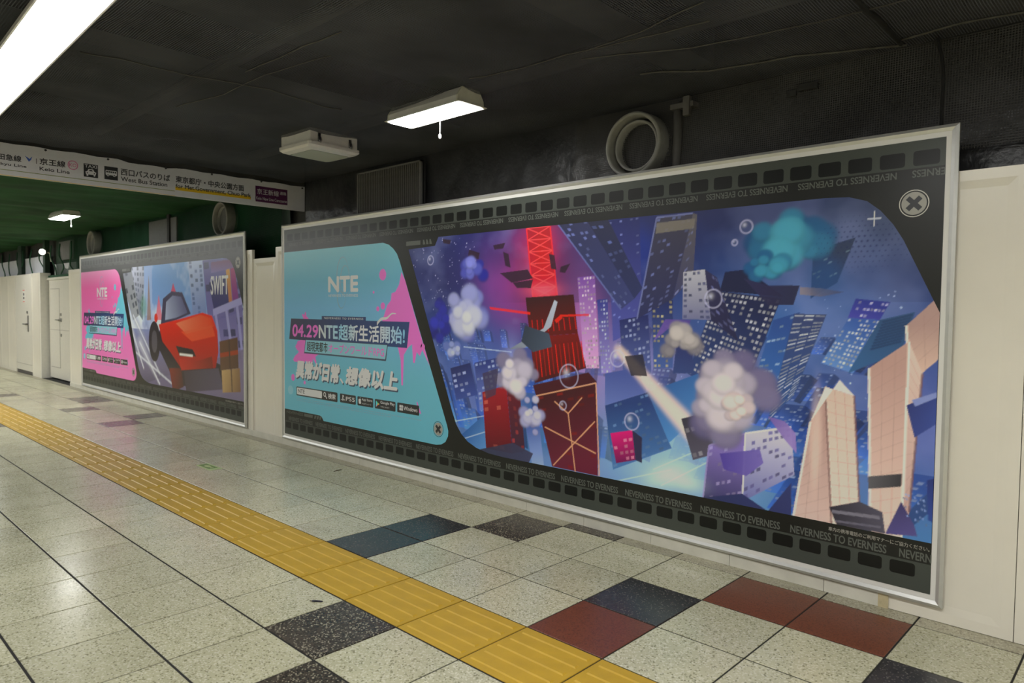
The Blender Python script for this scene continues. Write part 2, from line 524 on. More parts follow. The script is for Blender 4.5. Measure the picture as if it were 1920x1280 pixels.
for c, j, x0, x1 in cells:
    if (c, j) in single_set: continue
    k = tile_kind(c, j) if j < 3 else 'tile_border'
    t = tile_mb(x0 + GX, x1 - GX, c * T + GY, (c + 1) * T - GY)
    rest.setdefault(k, MB()).add(t.v, t.f)
for k, mb in rest.items():
    o = mb.build('far_tiles', M[k], floor)
    o['kind'] = 'stuff'

# tactile strip: five raised bars to a tile
def tactile_mb():
    mb = tile_mb(GX, T - GX, GY, T - GY, 0.001)
    for k in range(5):
        x = 0.05 + k * 0.075
        y0, y1, h = 0.025, T - 0.025, 0.0055
        w, w2 = 0.0135, 0.0085
        mb.add([(x - w, y0, 0.001), (x + w, y0, 0.001), (x + w, y1, 0.001), (x - w, y1, 0.001),
                (x - w2, y0 + 0.006, h), (x + w2, y0 + 0.006, h), (x + w2, y1 - 0.006, h), (x - w2, y1 - 0.006, h)],
               [(4, 5, 6, 7), (0, 1, 5, 4), (1, 2, 6, 5), (2, 3, 7, 6), (3, 0, 4, 7)])
    return mb
tact = tactile_mb().mesh('tactile_tile', M['tactile'])
for c in range(-14, 60):
    o = link_copy(tact, 'tactile_tile', floor, (-T, c * T, 0))

# walls and ceiling ------------------------------------------------
def wavy(name, mat, fn, nu, nv, parent=None):
    mb = MB()
    for i in range(nu + 1):
        for k in range(nv + 1):
            mb.v.append(fn(i / nu, k / nv))
    for i in range(nu):
        for k in range(nv):
            a = i * (nv + 1) + k
            mb.f.append((a, a + 1, a + nv + 2, a + nv + 1))
    return mb.build(name, mat, parent, smooth=True)

struct(MB().box(X_WALL + 0.05, X_WALL + 0.25, Y_BACK, Y_FAR, -0.1, 3.1).build('wall_right', M['concrete_dark']), 'dark bare concrete wall behind the white hoarding')
struct(MB().box(X_LEFT - 0.2, X_LEFT, Y_BACK, Y_FAR, -0.1, 3.1).build('wall_left', M['plaster']), 'pale wall on the other side of the passage')
struct(MB().box(X_LEFT - 0.2, X_WALL + 0.25, Y_BACK - 0.2, Y_BACK, -0.1, 3.1).build('wall_back', M['plaster']), 'pale wall closing the near end of the passage')
struct(MB().box(X_LEFT - 0.2, X_WALL + 0.25, Y_FAR, Y_FAR + 0.2, -0.1, 3.1).build('wall_far', M['plaster']), 'pale wall closing the far end of the passage')
slab = struct(MB().box(X_LEFT - 0.2, X_WALL + 0.25, Y_BACK - 0.2, Y_FAR + 0.2, 3.05, 3.25).build('ceiling', M['concrete_dark']), 'dark concrete ceiling slab above the netting')
for y in (-1.9, 0.15, 2.3, 6.5, 9.0, 11.5, 14.0):
    MB().box(X_LEFT, X_WALL, y - 0.13, y + 0.13, 2.82, 3.06).build('joist', M['concrete_beam'], slab)
for x, y0, y1 in ((-0.35, -3, 4.4), (0.95, -4, 4.4)):
    MB().tube([(x, y0, 2.80), (x, y1, 2.80)], 0.045, 10).build('service_pipe', M['concrete_beam'], slab)

struct(MB().box(X_LEFT, X_WALL, Y_SIGN + 0.03, Y_SIGN + 0.30, 2.42, 3.06).build('beam', M['concrete_dark']), 'dark cross beam behind the station sign')

# black sheeting on the dark wall above the hoarding, green beyond the beam
def sheet_fn(y0, y1, z0, z1, amp, seed):
    def fn(a, b):
        y = y0 + (y1 - y0) * a; z = z0 + (z1 - z0) * b
        n = noise.noise((y * 2.2, z * 3.1, seed)) * amp + noise.noise((y * 7.5, z * 8.0, seed + 4)) * amp * 0.45
        return (X_WALL - 0.006 - abs(n), y, z)
    return fn
tag(wavy('plastic_sheet', M['sheet_black'], sheet_fn(Y_BACK, Y_SIGN, 1.7, Z_CEIL + 0.02, 0.020, 1.0), 220, 18), 'crumpled black plastic sheet lining the dark wall above the long blue advertisement', 'plastic sheet')
tag(wavy('plastic_sheet', M['sheet_green'], sheet_fn(Y_SIGN + 0.3, 13.2, 1.7, Z_CEIL - 0.06, 0.026, 9.0), 180, 14), 'dark green sheet lining the wall above the pink advertisement', 'plastic sheet')

# netting slung under the ceiling
DIMPLES = [(-0.007, 2.728), (-0.02, 3.782), (1.168, 3.238), (0.968, -0.049), (0.428, 1.073)]
def black_net(a, b):
    x = X_LEFT + (X_WALL - 0.05 - X_LEFT) * a; y = Y_BACK + (Y_SIGN - Y_BACK) * b
    e = min(1, (1 - a) * 14)
    s = 0.030 * (noise.noise((x * 0.9, y * 0.8, 3.3)) + 0.3) + 0.026 * noise.noise((x * 2.6, y * 2.1, 8.0)) + 0.008 * noise.noise((x * 7, y * 5, 2.0))
    for dx, dy in DIMPLES:
        s -= 0.05 * math.exp(-((x - dx) ** 2 + (y - dy) ** 2) / 0.014)
    return (x, y, Z_CEIL - max(-0.05, s) * e)
bn = tag(wavy('ceiling_net', M['net_black_ceiling'], black_net, 130, 210), 'fine black safety net slung under the near ceiling', 'net')
def green_net(a, b):
    x = X_LEFT + (X_WALL - X_LEFT) * a; y = Y_SIGN + 0.3 + (Y_FAR - Y_SIGN - 0.3) * b
    s = 0.05 * (noise.noise((x * 0.5, y * 1.6, 1.3)) + 0.3) + 0.025 * noise.noise((x * 1.2, y * 4.2, 5.0))
    return (x, y, Z_CEIL - s)
gn = tag(wavy('ceiling_net', M['net_green_ceiling'], green_net, 60, 260), 'green safety net covering the far ceiling beyond the station sign', 'net')

def rope(pts, r, mat, parent, name='rope'):
    return MB().tube([tuple(p) for p in smooth_line(pts, 8)], r, 6).build(name, mat, parent, smooth=True)
def at_net(x, y, d=0.012):
    a = (x - X_LEFT) / (X_WALL - 0.05 - X_LEFT); b = (y - Y_BACK) / (Y_SIGN - Y_BACK)
    return black_net(a, b)[2] - d
def net_rope(pts, r, mat):
    fine = []
    for (xa, ya), (xb, yb) in zip(pts, pts[1:]):
        for k in range(6):
            t = k / 6
            x, y = xa + (xb - xa) * t, ya + (yb - ya) * t
            fine.append((x, y, at_net(x, y, r + 0.003)))
    x, y = pts[-1]
    fine.append((x, y, at_net(x, y, r + 0.003)))
    MB().tube(fine, r, 6).build('rope', mat, bn, smooth=True)
net_rope([(0.71, -1.015), (0.956, -1.009), (1.158, -1.014), (1.446, -1.013)], 0.011, M['rope_dark'])
net_rope([(0.616, 0.229), (0.849, -0.266), (0.918, -0.747), (0.993, -1.15)], 0.003, M['rope'])
net_rope([(0.547, 0.143), (0.5, -0.194), (0.42, -0.552)], 0.003, M['rope'])
net_rope([(1.015, 0.142), (1.222, -0.153), (1.288, -0.578), (1.499, -1.023)], 0.005, M['rope'])
net_rope([(1.411, -1.023), (1.382, -1.262), (1.414, -1.486)], 0.005, M['rope'])
net_rope([(-1.119, 2.06), (-0.756, 2.005), (-0.406, 1.942), (0.281, 1.87)], 0.003, M['rope'])
net_rope([(-0.409, 1.742), (-0.379, 1.233), (-0.388, 0.84)], 0.003, M['rope'])
net_rope([(0.405, 0.828), (0.547, 0.143), (0.627, -0.467)], 0.003, M['rope'])
net_rope([(-0.419, 2.664), (-0.342, 2.013), (-0.231, 1.178)], 0.0025, M['rope'])

# black net hanging down the wall
def wall_net(a, b):
    y = -4.6 + (1.0 + 4.6) * a; z = 2.12 + (Z_CEIL - 2.12) * b
    x = 1.51 + 0.05 * b + 0.02 * noise.noise((y * 1.8, z * 2.0, 2.2))
    return (x, y, z)
wn = tag(wavy('wall_net', M['net_black_wall'], wall_net, 110, 12), 'black net hanging down the wall above the near end of the hoarding', 'net')
rope([(1.50, -1.15, 2.64), (1.485, -1.18, 2.5), (1.47, -1.185, 2.3), (1.45, -1.19, 2.12)], 0.008, M['rope_dark'], wn)
def green_wall_net(a, b):
    y = Y_SIGN + 0.4 + (13.4 - Y_SIGN - 0.4) * a; z = 1.95 + (Z_CEIL - 1.95) * b
    x = 1.51 + 0.04 * b + 0.03 * noise.noise((y * 1.5, z * 1.2, 6.2))
    return (x, y, z)
gw = tag(wavy('wall_net', M['net_green_wall'], green_wall_net, 120, 10), 'green net hanging above the pink advertisement', 'net')

# hoarding: steel panels, each with a pressed border, one lower between the advertisements
hoard = empty('wall_hoarding')
struct(hoard, 'white steel panel hoarding standing in front of the dark wall')
edges = [0.211 + 0.4955 * k for k in range(-2, 10)] + [5.175]
edges = [-4.05, -3.55, -3.05, -2.55, -2.05, -1.55, -1.05] + edges[0:]
edges = sorted(edges)
y = 5.175
while y < 11.3:
    y += 0.4955; edges.append(y)
edges[-1] = 11.82
MB_PANELS = {}
def panel_mb(w, h):
    """a panel in its own frame: x out of the wall is negative"""
    mb = MB()
    g = 0.0015
    b1, b2, dp = 0.045, 0.08, 0.0035
    o = [(g, 0.0), (w - g, 0.0), (w - g, h), (g, h)]
    a = [(g + b1, b1), (w - g - b1, b1), (w - g - b1, h - b1), (g + b1, h - b1)]
    c = [(g + b2, b2), (w - g - b2, b2), (w - g - b2, h - b2), (g + b2, h - b2)]
    vs = [(0.03, p[0], p[1]) for p in o] + [(0, p[0], p[1]) for p in o] + [(0, p[0], p[1]) for p in a] + [(dp, p[0], p[1]) for p in c]
    fs = []
    for L0 in (0, 4, 8):
        for k in range(4):
            fs.append((L0 + k, L0 + 4 + k, L0 + 4 + (k + 1) % 4, L0 + (k + 1) % 4))
    fs.append((12, 15, 14, 13)); fs.append((0, 1, 2, 3))
    return mb.add(vs, fs)
for y0, y1 in zip(edges, edges[1:]):
    low = abs(y0 - 4.671) < 0.02
    h = 1.89 if low else 1.988
    key = (round(y1 - y0, 3), h)
    if key not in MB_PANELS:
        MB_PANELS[key] = panel_mb(y1 - y0, h).mesh('panel', M['hoarding'])
    o = bpy.data.objects.new('panel', MB_PANELS[key])
    COL.objects.link(o); o.parent = hoard; o.location = (X_HOARD + (0.012 if low else 0), y0, 0.002)
# backing that shows dark in the joints
MB().box(X_HOARD + 0.031, X_HOARD + 0.05, -4.05, 11.82, 0.002, 1.86).build('backing', M['hoarding_joint'], hoard)
# skirting strips under the advertisements
for y0, y1 in zip(edges, edges[1:]):
    if y1 < -1.0 or y0 > 11.3: continue
    MB().box(X_HOARD - 0.006, X_HOARD - 0.0005, y0 + 0.0012, y1 - 0.0012, 0.001, 0.062).build('skirting', M['base_cover'], hoard)
tape = MB().box(X_HOARD - 0.0085, X_HOARD - 0.0062, -1.072, -1.028, 0.001, 0.085).build('tape_patch', M['yellowed'])
tag(tape, 'yellowed tape patch at the foot of the hoarding below the blue advertisement', 'tape')

# recessed door beyond the pink advertisement and the far run of hoarding with a second door
door1 = empty('door_1', (1.455, 0, 0)); struct(door1, 'white flush door set back between two runs of hoarding')
MB().box(0, 0.04, 12.22, 13.60, 0.03, 1.86).build('leaf', M['door_white'], door1)
MB().box(-0.006, 0.05, 11.82, 12.22, 0.002, 1.90).build('side_panel', M['door_white'], door1)
MB().box(-0.02, 0.05, 11.82, 13.70, 1.862, 1.905).build('lintel', M['door_white'], door1)
for z0, z1, y0, y1 in ((0.23, 0.24, 12.92, 13.5), (1.69, 1.70, 12.92, 13.5), (0.23, 1.70, 12.915, 12.925), (0.93, 0.936, 12.25, 13.6)):
    MB().box(-0.004, 0.001, y0, y1, z0, z1).build('groove', M['door_groove'], door1)
MB().box(-0.012, 0, 12.78, 12.86, 1.09, 1.15).box(-0.05, -0.012, 12.80, 12.83, 1.11, 1.13).box(-0.05, -0.036, 12.80, 13.05, 1.112, 1.128).build('lever_handle', M['steel'], door1)
for z in (1.22, 0.84):
    MB().box(-0.012, 0, 12.80, 12.85, z - 0.025, z + 0.025).build('lock_plate', M['steel'], door1)

far = empty('wall_hoarding_far'); struct(far, 'white hoarding beyond the recessed door')
MB().box(X_HOARD, 1.50, 13.66, 13.70, 0.002, 2.0).build('return_panel', M['plaster'], far)
far_edges = [13.70, 14.32, 15.62, 16.3, 17.0, 17.6, 18.2, 18.8, 19.4, 20.0, 21, 22, 23, 24, 25, 26.9]
for y0, y1 in zip(far_edges, far_edges[1:]):
    if abs(y0 - 14.32) < 0.01: continue
    key = (round(y1 - y0, 3), 2.0)
    if key not in MB_PANELS: MB_PANELS[key] = panel_mb(y1 - y0, 2.0).mesh('panel', M['hoarding'])
    o = bpy.data.objects.new('panel', MB_PANELS[key]); COL.objects.link(o); o.parent = far; o.location = (X_HOARD, y0, 0.002)
door2 = empty('door_2', (X_HOARD, 0, 0)); struct(door2, 'white door with a push plate in the far hoarding')
MB().box(0.002, 0.03, 14.325, 15.615, 0.07, 2.0).build('leaf', M['door_white'], door2)
MB().box(0.02, 0.04, 14.325, 15.615, 0.002, 0.07).build('threshold', M['hoarding_joint'], door2)
MB().box(-0.004, 0.003, 14.34, 15.6, 0.20, 0.205).build('groove', M['door_groove'], door2)
MB().box(-0.003, 0.003, 14.56, 14.64, 0.86, 1.18).build('push_plate', M['steel'], door2)
MB().box(-0.045, -0.003, 14.60, 14.62, 1.00, 1.02).box(-0.045, -0.032, 14.60, 14.86, 1.0, 1.018).build('lever_handle', M['dark_steel'], door2)
MB().box(-0.01, 0.002, 14.62, 14.67, 1.22, 1.27).build('lock_plate', M['dark_steel'], door2)
nt_ = MB().box(X_HOARD - 0.004, X_HOARD + 0.001, 14.80, 14.98, 1.44, 1.70).build('paper_notice', M['paper'])
tag(nt_, 'small white paper notice with red lines on the far door', 'notice')
for z_ in (1.675, 1.45):
    MB().box(X_HOARD - 0.006, X_HOARD - 0.0042, 14.815, 14.965, z_, z_ + 0.015).build('red_line', M['red_ink'], nt_)
MB().box(X_HOARD - 0.006, X_HOARD - 0.0042, 14.85, 14.93, 1.58, 1.63).box(X_HOARD - 0.006, X_HOARD - 0.0042, 14.84, 14.94, 1.51, 1.55).build('print', M['sign_grey'], nt_)

# pale boards seen through green net above the far hoarding
def far_board(y0, y1, z0, z1, mat, label, nm='wall_board'):
    o = MB().box(1.53, 1.56, y0, y1, z0, z1).build(nm, mat, bevel=0.004)
    return tag(o, label, 'board')
far_board(14.1, 15.7, 1.95, 2.36, M['board_pale'], 'pale board behind green strings, nearer of the two above the far door')
far_board(16.1, 18.2, 1.95, 2.36, M['board_pale'], 'pale board behind green strings at the edge of the picture above the far hoarding')
far_board(12.15, 13.5, 1.94, 2.16, M['board_pale'], 'low pale board above the recessed door')
far_board(12.3, 13.2, 2.22, 2.56, M['board_grey'], 'dull grey board high above the recessed door')
strg = empty('green_strings', (1.49, 0, 1.9))
tag(strg, 'green strings and net posts hanging above the far hoarding', 'strings')
for k in range(9):
    y = 12.3 + k * 0.66 + random.uniform(-0.1, 0.1)
    rope([(0, y, 0.62), (-0.02, y + random.uniform(-.1, .1), 0.4), (0.0, y + random.uniform(-.25, .25), 0.2), (0.01, y + random.uniform(-.3, .3), 0.06)], 0.012, M['rope_green'], strg, 'string')
for y0, y1 in ((15.75, 16.05), (13.92, 14.06), (18.25, 18.5)):
    MB().box(-0.02, 0.06, y0, y1, 0.05, 0.75).build('net_post', M['sheet_green'], strg)
MB().box(-0.03, 0.02, 12.1, 13.7, 0.01, 0.05).build('net_rail', M['rope_green'], strg)

# ------------------------------------------------------------------ ducts and grilles on the dark wall
def duct(y, z, r, depth, label, lid=False):
    root = empty('duct_stub', (X_WALL - 0.035, y, z)); tag(root, label, 'duct')
    MB().lathe_x([(0.0, r), (-depth, r), (-depth - 0.012, r - 0.006), (-depth - 0.012, r - 0.018), (-depth, r - 0.026), (-0.02, r - 0.026)]).build('sleeve', M['pipe_grey'], root, smooth=True)
    MB().lathe_x([(0.0, r * 0.78), (-depth * 0.72, r * 0.78), (-depth * 0.72, r * 0.71), (-0.01, r * 0.71)]).build('inner_pipe', M['pipe_grey'], root, smooth=True)
    x = -depth * 0.5 if lid else -0.012
    MB().add([(x, r * 0.76 * math.cos(2 * math.pi * k / 32), r * 0.76 * math.sin(2 * math.pi * k / 32)) for k in range(32)], [tuple(range(32))[::-1]]).build('end_plate', M['board_grey'] if lid else M['pipe_inside'], root)
    return root
duct(0.47, 2.395, 0.20, 0.12, 'round grey duct stub with an open mouth above the long blue advertisement')
duct(6.2, 2.41, 0.20, 0.12, 'round grey duct stub with a closed end above the pink advertisement', True)
duct(11.0, 2.41, 0.20, 0.12, 'far round duct stub, small, above the far end of the pink advertisement', True)

gr = empty('vent_grille', (1.50, 2.58, 2.12)); tag(gr, 'dark slatted vent grille in a thin pale frame above the blue advertisement', 'vent')
W_, H_ = 0.91, 0.485
MB().box(0.02, 0.05, 0, W_, 0, H_).build('back_plate', M['pipe_inside'], gr)
for y0, y1, z0, z1 in ((0, W_, H_ - 0.012, H_), (0, W_, 0, 0.012), (0, 0.014, 0, H_), (W_ - 0.014, W_, 0, H_)):
    MB().box(-0.004, 0.03, y0, y1, z0, z1).build('frame_rail', M['grille_frame'], gr)
sl = MB().box(0.004, 0.02, 0, 0.016, 0.012, H_ - 0.012).mesh('slat', M['grille'])
for k in range(34):
    link_copy(sl, 'slat', gr, (0, 0.02 + k * 0.0258, 0))

bd = empty('junction_board', (1.525, 7.7, 2.2)); tag(bd, 'flat grey board with a dark upright strap above the pink advertisement', 'board')
MB().box(0, 0.03, 0, 0.98, 0, 0.375).build('panel', M['board_grey'], bd, bevel=0.004)
MB().box(-0.02, 0, 0.20, 0.27, -0.02, 0.42).build('strap', M['pipe_inside'], bd)

cd = empty('conduit', (1.53, 0.21, 2.1)); tag(cd, 'dark upright conduit beside the open duct stub', 'pipe')
MB().tube([(0, 0, 0), (0, 0, 0.5)], 0.028, 10).build('tube', M['grille'], cd, smooth=True)
MB().box(-0.04, 0.03, -0.12, 0.03, 0.47, 0.50).box(-0.05, -0.02, -0.10, -0.06, 0.42, 0.53).build('bracket', M['grille'], cd)
cb = MB().box(1.53, 1.565, -0.60, -0.50, 2.54, 2.57).box(1.535, 1.56, -0.49, -0.44, 2.52, 2.55).build('cable_bracket', M['pipe_inside'])
tag(cb, 'small dark cable bracket on the wall under the netting', 'bracket')

# ------------------------------------------------------------------ ceiling lamps
def fixture(name, label, x, y, ln, wd, group, cord=True, z_lens=2.557, ht=0.093, rz=0.0, lens='lamp_lens'):
    root = empty(name, (x, y, z_lens), rz)
    tag(root, label, 'lamp', group)
    hw, hl = wd / 2, ln / 2
    # body: a trough with sloping sides
    poly = [(-hw + 0.008, 0.004), (-hw + 0.012, ht * 0.45), (-hw + 0.045, ht), (hw - 0.045, ht), (hw - 0.012, ht * 0.45), (hw - 0.008, 0.004)]
    n = len(poly)
    vs = [(p[0], -hl + 0.02, p[1]) for p in poly] + [(p[0], hl - 0.02, p[1]) for p in poly]
    MB().add(vs, [(i, i + n, i + 1 + n, i + 1) for i in range(n - 1)]).build('housing', M['fixture'], root)
    for s in (-1, 1):
        c = MB()
        yy = s * (hl - 0.02)
        vs = [(p[0] * 1.01, yy, p[1] * 1.02) for p in poly] + [(p[0] * 1.01, yy - s * 0.014, p[1] * 1.02) for p in poly]
        fs = [tuple(range(n)), tuple(range(n, 2 * n))[::-1]] + [(i, (i + 1) % n, n + (i + 1) % n, n + i) for i in range(n)]
        c.add(vs, fs).build('end_cap', M['fixture_beige'], root)
        MB().box(-hw, hw, s * hl - (0.02 if s > 0 else 0), s * hl + (0 if s > 0 else 0.02), 0.0, 0.005).build('end_lip', M['fixture_beige'], root)
    for s in (-1, 1):
        MB().box(s * hw - (0.008 if s > 0 else 0), s * hw + (0 if s > 0 else 0.008), -hl + 0.021, hl - 0.021, 0.0, 0.006).build('side_lip', M['fixture'], root)
    # shallow moulded cover, the light source
    r = [(-hw + 0.010, 0.003), (-hw + 0.03, -0.006), (hw - 0.03, -0.006), (hw - 0.010, 0.003)]
    vs = [(p[0], -hl + 0.022, p[1]) for p in r] + [(p[0], hl - 0.022, p[1]) for p in r]
    MB().add(vs, [(0, 1, 5, 4), (1, 2, 6, 5), (2, 3, 7, 6), (0, 3, 2, 1), (4, 5, 6, 7)]).build('lens', M[lens], root)
    if cord:
        cx, cy = hw - 0.02, 0.05
        pc = MB().tube([(cx, cy, -0.006), (cx, cy, -0.085)], 0.003, 6).build('pull_cord', M['cord_white'], root)
        MB().tube([(cx, cy, -0.082), (cx, cy, -0.09), (cx, cy, -0.10), (cx, cy, -0.11), (cx, cy, -0.116)], [0.003, 0.008, 0.010, 0.008, 0.003], 8).build('bead', M['cord_white'], pc, smooth=True)
    return root
G1, G2 = 'short ceiling lamps with pull cords', 'long ceiling lamps'
fixture('ceiling_lamp', 'short lit ceiling lamp with a hanging pull cord above the blue advertisement', 0.603, 1.355, 0.70, 0.225, G1)
fixture('ceiling_lamp', 'small distant lit ceiling lamp with a pull cord under the green netting', 0.535, 8.90, 0.70, 0.225, G1)
fixture('ceiling_lamp', 'unseen short ceiling lamp beside the recessed door, added to brighten the far hoarding', 0.535, 14.3, 0.70, 0.225, G1)  # added out of view to lift the far hoarding
fixture('ceiling_lamp', 'short ceiling lamp far down the passage near the end wall', 0.535, 19.5, 0.70, 0.225, G1)
fixture('long_ceiling_lamp', 'long glaring ceiling lamp in the upper corner of the picture', -1.345, 2.30, 2.95, 0.225, G2, cord=False, rz=-0.030, lens='lamp_lens_dimmed')
for k, yy in enumerate((-4.6, 0.2, 5.0, 9.8, 14.6)):
    fixture('long_ceiling_lamp', ('first', 'second', 'third', 'fourth', 'fifth')[k] + ' unseen long lamp of the outer row added to light the hoarding, counted from the near end', -4.6, yy, 2.4, 0.225, G2, cord=False)  # unseen row, added for more light on the upright wall faces
fixture('long_ceiling_lamp', 'long ceiling lamp above the camera, nearer than the one in view', -1.42, -1.60, 2.4, 0.225, G2, cord=False, lens='lamp_lens_boosted')
fixture('long_ceiling_lamp', 'long ceiling lamp at the near end of the passage', -1.42, -5.0, 2.4, 0.225, G2, cord=False)
fixture('long_ceiling_lamp', 'long ceiling lamp beyond the station sign on the left side', -1.30, 7.6, 2.4, 0.225, G2, cord=False)
fixture('long_ceiling_lamp', 'unseen long ceiling lamp at the far end of the passage, added to brighten the far hoarding', -1.30, 18.6, 2.4, 0.225, G2, cord=False)  # added out of view as extra light for the far end
fixture('long_ceiling_lamp', 'unseen long ceiling lamp level with the pink advertisement, added to brighten the far wall', -1.30, 10.4, 2.4, 0.225, G2, cord=False)  # unseen extra lamp, brightens the wall around the pink advertisement
fixture('long_ceiling_lamp', 'unseen long ceiling lamp level with the far door, added to brighten the far wall', -1.30, 15.9, 2.4, 0.225, G2, cord=False)  # unseen extra lamp, brightens the hoarding around the far door
fixture('long_ceiling_lamp', 'long ceiling lamp far beyond the station sign', -1.30, 13.2, 2.4, 0.225, G2, cord=False)

em = empty('emergency_light', (0.63, 2.70, 2.508)); tag(em, 'unlit cream box light with metal clips on the black ceiling', 'lamp')
em.rotation_euler = (0, 0, 0.04)
MB().box(-0.205, 0.205, -0.19, 0.19, 0.045, 0.145).build('body', M['fixture'], em, bevel=0.008)
cov = MB()
ring0 = rrect(-0.222, -0.207, 0.222, 0.207, 0.03, 4)
ring1 = rrect(-0.222, -0.207, 0.222, 0.207, 0.03, 4)
ring2 = rrect(-0.205, -0.19, 0.205, 0.19, 0.03, 4)
ring3 = rrect(-0.165, -0.15, 0.165, 0.15, 0.03, 4)
n = len(ring0)
vs = [(p[0], p[1], 0.048) for p in ring0] + [(p[0], p[1], 0.026) for p in ring1] + [(p[0], p[1], 0.012) for p in ring2] + [(p[0], p[1], 0.0) for p in ring3]
fs = [tuple(range(n))]
for l in range(3):
    fs += [(l * n + (k + 1) % n, l * n + k, (l + 1) * n + k, (l + 1) * n + (k + 1) % n) for k in range(n)]
cov.add(vs, fs).build('cover', M['fixture'], em)
MB().prism(rrect(-0.160, -0.145, 0.160, 0.145, 0.025, 4), -0.0015, 0.001).build('diffuser', M['box_lens'], em)
for sx in (-0.13, 0.135):
    for sy in (-1, 1):
        yy = sy * 0.192
        c = MB().box(sx - 0.011, sx + 0.011, yy - 0.004, yy + 0.004, 0.055, 0.115).build('clip', M['clip_steel'], em)
        MB().tube([(sx - 0.009, yy + sy * 0.006, 0.09), (sx - 0.013, yy + sy * 0.014, 0.062), (sx, yy + sy * 0.018, 0.046), (sx + 0.013, yy + sy * 0.014, 0.062), (sx + 0.009, yy + sy * 0.006, 0.09)], 0.003, 6).build('wire_loop', M['steel'], c, smooth=True)

sp = empty('spot_lamp', (1.38, 13.62, 2.40)); tag(sp, 'tiny bright spot lamp on a bracket above the recessed door', 'lamp')
MB().tube([(-0.03, -0.05, -0.01), (0.0, 0.0, 0.0), (0.06, 0.05, 0.01)], [0.06, 0.055, 0.03], 14).build('head', M['fixture'], sp, smooth=True)
MB().tube([(0.06, 0.05, 0.0), (0.12, 0.06, -0.02), (0.14, 0.06, -0.18)], 0.014, 8).build('arm', M['fixture'], sp, smooth=True)
MB().tube([(-0.036, -0.058, -0.012), (-0.030, -0.05, -0.01)], 0.052, 14).build('lens', M['spot_lens'], sp)

# ------------------------------------------------------------------ station sign on the cross beam
sign = bpy.data.objects.new('station_sign', None); COL.objects.link(sign)
sign.matrix_world = Matrix(((1, 0, 0, 0), (0, 0, -1, 4.56), (0, 1, 0, 0), (0, 0, 0, 1)))
tag(sign, 'long white station direction sign hanging across the passage', 'sign')
SP = MB()
top = []
for k in range(61):
    x = -3.2 + (1.59 + 3.2) * k / 60
    top.append((x, 2.614 + 0.004 * math.sin(k * 1.7) - (0.012 if -0.15 < x < 0.25 else 0)))
SP.prism([(-3.2, 2.367), (1.588, 2.367)] + top[::-1], -0.03, 0.0).build('sign_panel', M['sign_white'], sign)
def sgn(name, mat, draw):
    mb = MB(); draw(mb); return mb.build(name, mat, sign)
sgn('edge_strip', M['sign_yellow'], lambda b: b.box(-3.2, 0.3, 2.3655, 2.369, 0.0002, 0.0006))
sgn('line_stripe', M['sign_olive'], lambda b: b.box(-3.2, 0.30, 2.406, 2.411, 0.0002, 0.0008))
for nm, s_, box in (('japanese_lettering', '小田急線', (-1.055, 2.482, -0.851, 2.527)), ('japanese_lettering', '京王線', (-0.729, 2.485, -0.553, 2.534)),
                   ('japanese_lettering', '西口バスのりば', (-0.142, 2.487, 0.258, 2.542)), ('japanese_lettering', '東京都庁・中央公園方面', (0.308, 2.489, 0.94, 2.546)),
                   ('english_lettering', 'Odakyu Line', (-1.072, 2.436, -0.818, 2.462)), ('english_lettering', 'Keio Line', (-0.73, 2.438, -0.524, 2.466)),
                   ('english_lettering', 'West Bus Station', (-0.142, 2.437, 0.233, 2.473)), ('english_lettering', 'for Met.Government, Chuo Park', (0.307, 2.434, 1.009, 2.475))):
    sgn(nm, M['sign_grey'], lambda b: lettering(b, s_, *box, 0.0014, 0.035))
sgn('divider', M['sign_grey'], lambda b: b.box(-0.753, -0.749, 2.484, 2.526, 0.0004, 0.001))
sgn('blue_mark', M['sign_blue'], lambda b: b.flat([(-0.827, 2.536), (-0.796, 2.516), (-0.778, 2.537), (-0.786, 2.510), (-0.801, 2.493), (-0.812, 2.512)], 0.001))
def ko(b):
    b.flat(disc(-0.5, 2.513, 0.037), 0.001, [disc(-0.5, 2.513, 0.031)])
    lettering(b, 'KO', -0.525, 2.500, -0.475, 2.526, 0.0012, 0.02)
sgn('ring_mark', M['sign_pink'], ko)
sgn('yellow_bar', M['sign_yellow'], lambda b: b.box(0.304, 1.009, 2.419, 2.450, 0.0003, 0.0010))
taxi = sgn('taxi_pictogram', M['sign_black'], lambda b: b.box(-0.422, -0.317, 2.434, 2.541, 0.0003, 0.0010))
tx = MB()
lettering(tx, 'TAXI', -0.414, 2.510, -0.325, 2.535, 0.0015, 0.02)
tx.flat([(-0.405, 2.455), (-0.335, 2.455), (-0.330, 2.476), (-0.344, 2.482), (-0.352, 2.500), (-0.388, 2.500), (-0.396, 2.482), (-0.410, 2.476)], 0.0015)
tx.flat([(-0.402, 2.444), (-0.390, 2.444), (-0.390, 2.456), (-0.402, 2.456)], 0.0015).flat([(-0.350, 2.444), (-0.338, 2.444), (-0.338, 2.456), (-0.350, 2.456)], 0.0015)
tx.build('white_print', M['sign_white'], taxi)
tb = MB().flat([(-0.384, 2.483), (-0.356, 2.483), (-0.361, 2.494), (-0.379, 2.494)], 0.0018).flat(disc(-0.396, 2.467, 0.005, 10), 0.0018).flat(disc(-0.344, 2.467, 0.005, 10), 0.0018)
tb.build('black_print', M['sign_black'], taxi)
bus = sgn('bus_pictogram', M['sign_black'], lambda b: b.box(-0.269, -0.166, 2.435, 2.543, 0.0003, 0.0010))
bb = MB().flat(rrect(-0.260, 2.472, -0.174, 2.512, 0.006), 0.0015).flat(disc(-0.242, 2.472, 0.010, 16), 0.00151).flat(disc(-0.194, 2.472, 0.010, 16), 0.00152)
bb.build('white_print', M['sign_white'], bus)
bk = MB()
